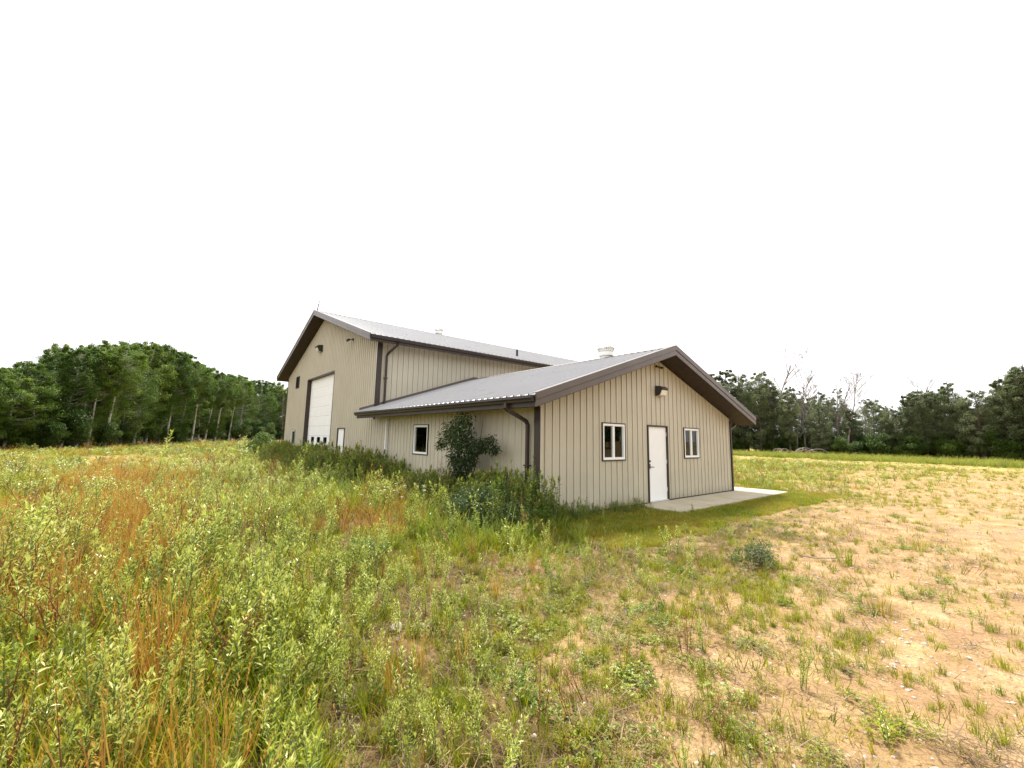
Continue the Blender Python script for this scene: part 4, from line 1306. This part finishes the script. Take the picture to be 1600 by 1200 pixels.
RINGS = ((1.0, 5.5, 1.0, 1.0), (5.5, 11, .62, 1.08), (11, 22, .26, 1.35), (22, 46, .13, 1.9), (46, 95, .045, 2.6))
def layer(name, protos, nproto, col, dens, label, size=(.7, 1.25), clump=1.0, csc=(.9, .35), seed=0, tint=(0., .25), hpow=1., far=None, fmask=None, tiltv=.12, zfar=lambda r1: 1.):
    X, Y, S, T, ZS = [], [], [], [], []
    for r0, r1, k, sc in RINGS:
        if far and r1 > far:
            continue
        x, y, r = field(r0, r1, dens * k)
        c = cover(x, y)
        v = c[:, col]
        if fmask is not None:
            v = v * fmask(x, y, c)
        nz = .55 * vnoise(x, y, csc[0], seed + 1) + .45 * vnoise(x, y, csc[1], seed + 2)
        pr = v * (1 + clump * 2.2 * (nz - .5)) - np.maximum(0, clump * (.5 - nz)) * (1 - v)
        ok = RS.rand(len(x)) < pr
        x, y, c = x[ok], y[ok], c[ok]
        X.append(x); Y.append(y)
        S.append(RS.uniform(size[0], size[1], len(x)) * c[:, 1] ** hpow * sc * (.8 + .4 * vnoise(x, y, 1.7, seed + 5)))
        ZS.append(S[-1] * min(1.05, sc) / sc * zfar(r1))
        T.append(np.clip(RS.uniform(tint[0], tint[1], len(x)) + .5 * np.maximum(0, c[:, 2] * .6 + c[:, 4] * .4 - .25) * RS.rand(len(x)) + .35 * np.maximum(0, vnoise(x, y, .8, seed + 7) - .55), 0, .9))
    x, y, s, t, zs = map(np.concatenate, (X, Y, S, T, ZS))
    return scatter(name, protos, x, y, s, RS.randint(0, nproto, len(x)), t, label, tiltv, seed, zs=zs)

strip = lambda x, y: ((x > -.4) & (x < 11.2) & (y > -2.65) & (y < 0)) 
nostrip = lambda x, y, c: np.where(strip(x, y), .25, 1.)
layer('grass', GRASS, 4, 0, 74, 'yellow-green grass tufts across the yard and meadow', seed=20, clump=1.6, csc=(1.3, .42), fmask=nostrip)
layer('lush_grass', LUSH, 3, 6, 26, 'tall dark green grass along the building walls', seed=30, clump=.6, far=46)
layer('dry_grass', ORANGE, 3, 2, 52, 'orange dry grass standing in patches', seed=40, clump=1.3, csc=(1.2, .4))
layer('straw', STRAW, 3, 4, 34, 'short pale straw between the weeds', seed=50, clump=1., fmask=nostrip, tint=(0, .1))
layer('pale_weeds', PALE, 6, 3, 24, 'pale green leafy weeds massed over the field', seed=60, clump=1.5, csc=(1.3, .5), tint=(0., .12), fmask=nostrip, tiltv=.16, zfar=lambda r1: 1. if r1 < 12 else .8 if r1 < 23 else .6)
DEADW = proto_set('dead_stalk', [weed(530 + i, (.6, .75, .5)[i], (2, 3, 4)[i], .035, .4, 'orange', 4, .10, .05, .8, True, stemmat='stem_red', bare=.3) for i in range(3)])
layer('dead_stalks', DEADW, 3, 3, 4.5, 'dry reddish weed stalks standing among the pale weeds', seed=66, clump=1.5, csc=(1.4, .5), tint=(0., .1), fmask=nostrip, tiltv=.25)
layer('green_weeds', HERB, 3, 0, 5, 'dark green leafy weeds among the grass', seed=70, clump=1.4, fmask=lambda x, y, c: np.where(strip(x, y), 0, (.7 + .6 * c[:, 6]) * np.clip(1.15 - 1.5 * c[:, 5], 0, 1)))
layer('low_weeds', CLOVER, 3, 0, 22, 'low creeping weeds flat on the ground', seed=80, clump=1.3, size=(.6, 1.3), hpow=.2, far=22, tint=(0, .3))
SPROUT = proto_set('sprout', [tuft(490 + i, 9, .10, .05, .006, m_, (.2, 1.2), .7, n=2) for i, m_ in enumerate(('grass', 'grass', 'grass', 'straw'))])
def sprouts():
    X, Y, S = [], [], []
    for r0, r1, dn in ((1., 6, 240), (6, 12, 110), (12, 30, 18)):
        x, y, r = field(r0, r1, dn)
        c = cover(x, y)
        ok = RS.rand(len(x)) < (.06 + .26 * (1 - c[:, 5])) + .75 * np.clip(vnoise(x, y, .9, 481) * .6 + vnoise(x, y, .3, 482) * .6 - .25, 0, 1) * (1.15 - .75 * c[:, 5])
        ok &= ~strip(x, y)
        X.append(x[ok]); Y.append(y[ok]); S.append(RS.uniform(.5, 1.4, ok.sum()) * (1 if r1 < 13 else 1.5))
    x, y, s = map(np.concatenate, (X, Y, S))
    scatter('sprouts', SPROUT, x, y, s, RS.randint(0, 4, len(x)), RS.uniform(0, .6, len(x)), 'fine short grass sprouts over the sandy ground', .3, 483)
sprouts()
# matted dead thatch under the grass, and dark twigs and stalks lying on the sand
def thatch(seed, n, L, w, mat, rad):
    P = PB(seed)
    rg = P.rg
    for k in range(n):
        a, rr = rg.uniform(0, 6.28), rad * rg.random() ** .5
        P.blade((math.cos(a) * rr, math.sin(a) * rr, rg.uniform(.004, .05)), rg.uniform(0, 6.28), L * rg.uniform(.5, 1.), w * rg.uniform(.6, 1.3), rg.uniform(1.1, 1.6), rg.uniform(-.3, .4), 2)
    return P.mesh('thatch', [mat])
M['thatch'] = leafy('dead_thatch', [(.05, (.05, .028, .012)), (.5, (.13, .075, .026)), (.95, (.28, .19, .07))], .15)
THATCH = proto_set('thatch', [thatch(485 + i, 36, .16, .006, 'thatch', .16) for i in range(3)])
LITTER = proto_set('litter', [thatch(488, 7, .10, .006, 'thatch', .12), thatch(489, 5, .14, .004, 'bark_dark', .15)])
def mats():
    x, y, r = field(1., 13, 26)
    c = cover(x, y)
    ok = (RS.rand(len(x)) < (1.05 - .95 * c[:, 5]) * (.45 + .8 * vnoise(x, y, .7, 486))) & ~strip(x, y)
    scatter('dead_thatch', THATCH, x[ok], y[ok], RS.uniform(.7, 1.3, ok.sum()), RS.randint(0, 3, ok.sum()), np.zeros(ok.sum()), 'matted brown dead grass under the weeds', .1, 487)
    x, y, r = field(1., 22, 16)
    c = cover(x, y)
    ok = (RS.rand(len(x)) < (.15 + .7 * c[:, 5]) * (vnoise(x, y, 1.1, 488) * .9 + vnoise(x, y, .4, 489) * .5 - .15)) & ~strip(x, y)
    scatter('dead_litter', LITTER, x[ok], y[ok], RS.uniform(.6, 1.5, ok.sum()), RS.randint(0, 2, ok.sum()), np.zeros(ok.sum()), 'dry stalks and twigs littering the sand', .1, 490)
mats()
# short turf in front of the annex
n = 9000
x, y = RS.uniform(-.6, 11.6, n), RS.uniform(-2.75, .3, n)
y0 = -2.45 - .35 * (vnoise(x, x * 0 + 3, 1.1, 91) - .3) - .25 * (vnoise(x, x * 0, .4, 92) - .5)
ok = ~built(x, y) & (y > y0) & (RS.rand(n) < .55 + .5 * vnoise(x, y, .5, 93))
x, y = x[ok], y[ok]
scatter('turf', TURF, x, y, RS.uniform(.6, 1.15, len(x)), RS.randint(0, 3, len(x)), np.clip(vnoise(x, y, .9, 94) * .9 - .14 + RS.rand(len(x)) * .2, 0, .8), 'short olive turf strip in front of the annex', seed=95)
# tall bright grass before the far trees, and the weeds standing at the foot of the walls
n = 2600
t = RS.rand(n)
x = 50 + 14 * RS.rand(n) - 2 * t; y = 32 - 46 * t
scatter('tall_grass', LUSH, x, y, RS.uniform(1.0, 1.8, n), RS.randint(0, 3, n), RS.uniform(.1, .55, n), 'tall bright grass at the foot of the far trees', seed=97, z=np.full(n, -.05))
n = 2600
x = -np.abs(RS.normal(0, .6, n)) - .06; y = RS.uniform(-.4, 24.5, n)
scatter('wall_weeds', HERB, x, y, RS.uniform(.8, 2.2, n) * np.where(y > 7.5, 1.25, 1) * (.55 + .45 * vnoise(x, y, 1.3, 98)), RS.randint(0, 3, n), RS.uniform(0, .45, n), 'leafy weeds crowding the foot of the walls', seed=98)
n = 160
x = RS.uniform(.1, 3.4, n); y = -np.abs(RS.normal(0, .22, n)) - .06
scatter('wall_weeds', HERB, x, y, RS.uniform(.4, .95, n) * np.where(x < 1, .95, .6), RS.randint(0, 3, n), RS.uniform(0, .3, n), 'leafy weeds at the foot of the annex gable wall', seed=99)

# pebbles
def pebble(seed):
    rg = random.Random(seed)
    vs = []
    for i in range(4):
        t = -.9 + i * .6
        for k in range(6):
            a = k * 1.047 + rg.uniform(-.2, .2)
            q = math.sqrt(max(.05, 1 - t * t)) * rg.uniform(.8, 1.15)
            vs.append((q * math.cos(a), q * math.sin(a) * .8, t * .55))
    fs = [(i * 6 + k, i * 6 + (k + 1) % 6, (i + 1) * 6 + (k + 1) % 6, (i + 1) * 6 + k) for i in range(3) for k in range(6)] + [tuple(range(6))[::-1], tuple(range(18, 24))]
    me = bpy.data.meshes.new('pebble')
    me.from_pydata(vs, [], fs)
    me.materials.append(M['stone'])
    return me
PEB = proto_set('pebble', [pebble(600 + i) for i in range(4)])
x, y, r = field(1.2, 14, 150)
c = cover(x, y)
ok = (RS.rand(len(x)) < (c[:, 5] - .15) * (.3 + 1.3 * vnoise(x, y, .8, 601) ** 2))
x, y = x[ok], y[ok]
s = .006 + .013 * RS.rand(len(x)) ** 2 + .022 * (RS.rand(len(x)) ** 14)
scatter('pebbles', PEB, x, y, s, RS.randint(0, 4, len(x)), np.zeros(len(x)), 'small pale pebbles scattered over the sand', .4, 602)

# ------------------------------------------------------------------ plants that stand out one by one
def plant(name, label, cat, loc, P, mats, group=None, stemname='stem'):
    e = tag(empty(name, loc), label, cat, group)
    o = P.build('foliage', mats, e)
    return e

def elder():
    e = tag(empty('elder_bush', (-.42, 1.95, 0)), 'tall dark leafy bush growing against the annex side wall under the eave', 'bush')
    rg = random.Random(71)
    S, F = PB(70), PB(71)
    clumps = []
    for k in range(7):
        a = rg.uniform(-.12, .12)
        top = Vector((rg.uniform(-.25, .12), rg.uniform(-.5, .9), rg.uniform(1.3, 2.1)))
        S.stem([(rg.uniform(-.05, .05), rg.uniform(-.12, .22), 0), (top.x * .3, top.y * .25 + .05, .7), (top.x * .7, top.y * .6, 1.2), tuple(top)], .016, .006, 0, 5)
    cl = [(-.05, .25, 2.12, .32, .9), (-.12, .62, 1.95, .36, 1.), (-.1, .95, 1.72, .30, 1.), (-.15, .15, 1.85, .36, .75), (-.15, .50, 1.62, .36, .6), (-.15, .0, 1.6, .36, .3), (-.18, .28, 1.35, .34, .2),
          (-.1, -.25, 1.42, .30, .2), (-.05, -.5, 1.48, .26, .15), (0, -.72, 1.6, .22, .2), (.02, -.92, 1.42, .16, .15), (-.15, .15, 1.08, .28, .2), (-.12, -.12, 1.15, .28, .1), (-.1, .55, 1.15, .24, .35), (-.1, .2, .78, .22, .25), (-.1, 1.25, 1.5, .18, .8), (-.08, .45, .86, .2, .3)]  # last value is tone: upper clumps coloured as if lit, lower ones as shaded
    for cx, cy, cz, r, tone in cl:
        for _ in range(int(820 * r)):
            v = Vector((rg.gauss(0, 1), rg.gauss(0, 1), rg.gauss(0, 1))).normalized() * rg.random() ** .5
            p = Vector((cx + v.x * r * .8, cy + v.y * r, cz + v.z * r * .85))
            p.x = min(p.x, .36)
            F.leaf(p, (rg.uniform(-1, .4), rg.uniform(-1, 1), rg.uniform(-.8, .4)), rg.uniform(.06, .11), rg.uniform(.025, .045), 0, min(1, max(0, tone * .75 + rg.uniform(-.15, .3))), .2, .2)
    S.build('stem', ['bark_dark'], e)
    F.build('foliage', ['bush'], e)
elder()

def bushy(name, label, loc, r, h, n, leaf, mat, seed, cat='bush', group=None, sx=1., sy=1.):
    e = tag(empty(name, loc), label, cat, group)
    rg = random.Random(seed)
    S, F = PB(seed), PB(seed + 1)
    for k in range(14):
        a, rr = rg.uniform(0, 6.28), rg.random() ** .6
        c = Vector((math.cos(a) * rr * r * .75 * sx, math.sin(a) * rr * r * .75 * sy, h * rg.uniform(.3, .85) * (1 - .4 * rr)))
        S.stem([(c.x * .15, c.y * .15, -.02), (c.x * .6, c.y * .6, c.z * .6), tuple(c)], .004 + .004 * h, .002, 0, 3)
        cs, tone = r * rg.uniform(.25, .42), rg.random()
        for _ in range(n // 14):
            v = Vector((rg.gauss(0, 1), rg.gauss(0, 1), rg.gauss(0, 1))).normalized() * rg.random() ** .4
            p = c + Vector((v.x * cs, v.y * cs, v.z * cs * .8))
            F.leaf((p.x, p.y, max(.02, p.z)), (rg.uniform(-1, 1), rg.uniform(-1, 1), rg.uniform(-.3, .9)), leaf * rg.uniform(.7, 1.3), leaf * rg.uniform(.35, .6), 0, min(1, tone * .6 + rg.random() * .4))
    S.build('stem', ['stem_red'], e)
    F.build('foliage', [mat], e)
    return e
bushy('low_bush', 'wide low dark green bush at the near corner of the annex', (-1.0, .0, 0), 1.15, .85, 7500, .055, 'bush', 710, sx=1., sy=1.15)
bushy('low_bush', 'green bush in front of the downspout at the annex corner', (-.5, -.25, 0), .5, .75, 1800, .05, 'herb', 712)
bushy('low_bush', 'dark purple-green shrub alone at the edge of the sand', (.42, -4.05, 0), .55, .24, 1500, .035, 'bush', 714, sx=1.2, sy=.8)
bushy('low_bush', 'dark green leafy clump in the orange grass', (-3.95, -.75, 0), .42, .34, 1500, .045, 'herb', 716)
bushy('corner_bush', 'round leafy bush at the far corner of the shop gable', (-.95, 26.3, 0), 1.35, 2.3, 3000, .14, 'shrub', 718)

def sprig(name, label, loc, h, stems, leaf, wid, mat, seed, group=None, sides=2, gap=.03, up=.6, stemmat='stem_green', bare=.12, spread=.08, lean=None):
    P = PB(seed)
    weed(seed, h, stems, leaf, wid, mat, sides, spread, gap, up, True, P, bare=bare)
    e = tag(empty(name, loc), label, 'weed', group)
    P.build('foliage', [mat, stemmat], e)
    return e
sprig('willowherb', 'tall green spire of leaves before the annex corner', (-.40, -.22, 0), 1.32, 3, .10, .25, 'herb', 801, sides=3, gap=.02, spread=.1)
sprig('willowherb', 'brown drooping sprig against the wall near the annex corner', (-.30, .42, 0), 1.22, 2, .12, .2, 'herb', 802, sides=0, gap=.035, up=-.1, stemmat='stem_red', bare=.3)
sprig('willowherb', 'pale leafy sprig standing right of the wall bush', (-.35, 1.05, 0), .85, 2, .10, .28, 'pale', 803, sides=1)
sprig('willowherb', 'upright green sprig below the far side of the annex window', (-.28, 5.75, 0), 1.1, 3, .09, .3, 'herb', 804, sides=3, gap=.022)
sprig('willowherb', 'shorter green sprig under the annex side window', (-.3, 5.05, 0), .85, 2, .09, .3, 'herb', 805, sides=3, gap=.022)
sprig('willowherb', 'thin bare reddish stalk leaning before the annex wall', (-.3, 3.75, 0), 1.15, 2, .05, .3, 'orange', 806, sides=2, gap=.09, stemmat='stem_red', bare=.4)
sprig('willowherb', 'thin bare stalks between the window and the wall bush', (-.35, 3.1, 0), 1.05, 3, .05, .3, 'orange', 807, sides=2, gap=.1, stemmat='stem_red', bare=.5)
sprig('willowherb', 'tall brownish weed where annex and shop meet', (-.35, 8.5, 0), 1.5, 4, .09, .3, 'herb', 808, sides=3, gap=.03, stemmat='stem_red', spread=.25)
sprig('willowherb', 'tall yellowish weed between the service door and the annex', (-.4, 10.3, 0), 1.6, 5, .10, .3, 'herb', 809, sides=3, gap=.03, spread=.4)
sprig('willowherb', 'leafy weed before the service door of the shop', (-.5, 13.0, 0), 1.45, 4, .10, .3, 'pale', 810, sides=3, gap=.03, spread=.3)
sprig('willowherb', 'tall weed before the brown jamb of the overhead door', (-.6, 18.9, 0), 1.6, 5, .13, .3, 'herb', 811, sides=3, gap=.04, spread=.4)
sprig('pale_weed', 'tall pale weed rising before the overhead door', (-2.9, 7.6, 0), 1.35, 3, .14, .27, 'pale', 812, sides=4, gap=.035)
sprig('pale_weed', 'lone pale leafy stalk rising against the dark woodland', (-6.25, 7.4, 0), 1.66, 1, .17, .3, 'pale', 813, sides=1, gap=.05, bare=.55)
sprig('pale_weed', 'forked pale stalk rising against the woodland near the shop', (-4.1, 8.2, 0), 1.56, 3, .15, .25, 'pale', 814, sides=2, gap=.05, bare=.5, spread=.2)
sprig('pale_weed', 'big branching pale weed in the orange grass at the field edge', (-7.15, .2, 0), .95, 3, .13, .27, 'pale', 815, sides=4, gap=.035)
sprig('pale_weed', 'branching pale weed at the middle of the orange grass', (-6.25, -.6, 0), .75, 2, .11, .27, 'pale', 816, sides=4, gap=.03)
sprig('pale_weed', 'tall pale weed beside the reddish dry grass', (-5.62, -.55, 0), .9, 3, .12, .26, 'pale', 817, sides=4, gap=.028)
sprig('pale_weed', 'white-leaved weed in the grass before the low corner bush', (-1.95, -.65, 0), .72, 1, .08, .3, 'pale', 818, sides=3, gap=.022)
sprig('pale_weed', 'pale silvery weed with upright spikes beside the pale stones', (-4.10, -3.2, 0), .34, 3, .06, .25, 'pale', 819, sides=3, gap=.02, up=1.1)
sprig('pale_weed', 'slender pale weed in the open sandy grass', (-2.70, -3.1, 0), .42, 3, .06, .26, 'pale', 820, sides=3, gap=.022, up=.9)
sprig('pale_weed', 'bushy pale weed at the edge of the short turf', (-.05, -3.0, 0), .45, 6, .06, .3, 'pale', 821, sides=3, gap=.02, spread=.25)
sprig('pale_weed', 'white-tipped weed low in the nearest grass', (-5.56, -3.95, 0), .36, 5, .055, .3, 'pale', 822, sides=4, gap=.016, up=1.0, spread=.14)
sprig('pale_weed', 'small white-spiked weed near the reddish dry stems', (-4.75, -3.75, 0), .28, 3, .045, .3, 'pale', 823, sides=3, gap=.016, up=1.0)

def daisies():
    e = tag(empty('daisy_clump', (-1.9, 2.6, 0)), 'clump of white flowers in the green grass before the annex wall', 'flowers')
    S, F = PB(840), PB(841)
    rg = random.Random(842)
    for k in range(22):
        x, y = rg.gauss(0, .45), rg.gauss(0, .55)
        h = rg.uniform(.35, .6)
        S.blade((x, y, 0), rg.uniform(0, 6.28), h, .006, .05, .1, 3)
        for j in range(9):
            a = j * .698
            F.leaf((x + rg.uniform(-.02, .02), y, h), (math.cos(a), math.sin(a), .25), .035, .02, 0)
    S.build('stem', ['lush'], e)
    F.build('petal', ['petal'], e)['kind'] = 'stuff'
daisies()

def grass_clump(label, loc, seed, h, nb, mat, w=.01):
    me = tuft(seed, nb, h, .10, w, mat, (.1, .7), .4)
    o = bpy.data.objects.new('grass_clump', me)
    COL.objects.link(o)
    o.location = loc
    tag(o, label, 'grass tuft')
grass_clump('stiff green grass clump alone on the open sand', (1.62, -4.75, -.02), 851, .3, 46, 'grass')
grass_clump('yellow dry grass clump on the sand toward the near corner', (-.35, -5.45, -.02), 852, .26, 40, 'straw')
grass_clump('dark blue-green grass clump between the pale weeds', (-4.0, -3.0, -.02), 853, .26, 46, 'lush')
grass_clump('yellow grass clump on the pink sand far out', (3.6, -5.3, -.02), 854, .3, 44, 'straw')

def stones():
    rg = random.Random(900)
    LB = ['largest pale stone half hidden in the near weeds', 'white stone just beside the largest pale stone', 'small flat stone in front of the pale stones', 'pinkish stone in the near middle grass', 'round tan stone low in the near grass', 'pale grey stone in the sparse grass near the sand']
    for i, (x, y, s) in enumerate(((-4.42, -2.86, .12), (-4.22, -2.95, .075), (-4.5, -3.05, .05), (-4.3, -4.25, .055), (-4.02, -4.35, .045), (-3.55, -3.75, .05))):
        o = bpy.data.objects.new('stone', pebble(910 + i))
        me = o.data
        COL.objects.link(o)
        o.location = (x, y, s * .12)
        s *= .75
        o.scale = (s, s * rg.uniform(.7, .95), s * .7)
        o.rotation_euler = (rg.uniform(-.2, .2), rg.uniform(-.2, .2), rg.uniform(0, 6))
        sb = o.modifiers.new('round', 'SUBSURF')
        sb.levels = sb.render_levels = 1
        tag(o, LB[i], 'stone', 'stones in the near grass')
    o = bpy.data.objects.new('stone', pebble(930))
    COL.objects.link(o)
    o.location = (-.75, 9.3, .75)
    o.location.z = .12
stones()
for _o in [o for o in COL.objects if o.name.startswith('stone') and 'label' not in o]:
    bpy.data.objects.remove(_o, do_unlink=True)

def brush_pile():
    e = tag(empty('fallen_branches', (60.5, 14.2, -.35)), 'grey bent branches lying in the tall grass before the far trees', 'branches')
    rg = random.Random(950)
    for k in range(9):
        a = rg.uniform(-1.0, 1.0) - .9
        L = rg.uniform(2., 4.2)
        x0, y0 = rg.uniform(-1, 1), rg.uniform(-2.2, 2.2)
        MB().tube([(x0 + math.cos(a) * L * f, y0 + math.sin(a) * L * f, .25 + 1.15 * math.sin(math.pi * min(1, f * .9 + .08)) * rg.uniform(.8, 1.1)) for f in (0, .2, .4, .6, .8, 1)], [.05, .05, .045, .04, .03, .015], 5).build('branch', 'bark_dead', e, smooth=True)
brush_pile()
def twig():
    o = MB().tube([(1.15, -4.2, .14), (1.25, -4.3, .05), (1.4, -4.42, .02), (1.7, -4.62, .015), (2.0, -4.75, .02)], [.004, .008, .009, .008, .005], 5).build('dead_twig', 'bark_dead', smooth=True)
    tag(o, 'thin curved dead twig lying on the sand', 'twig')
twig()
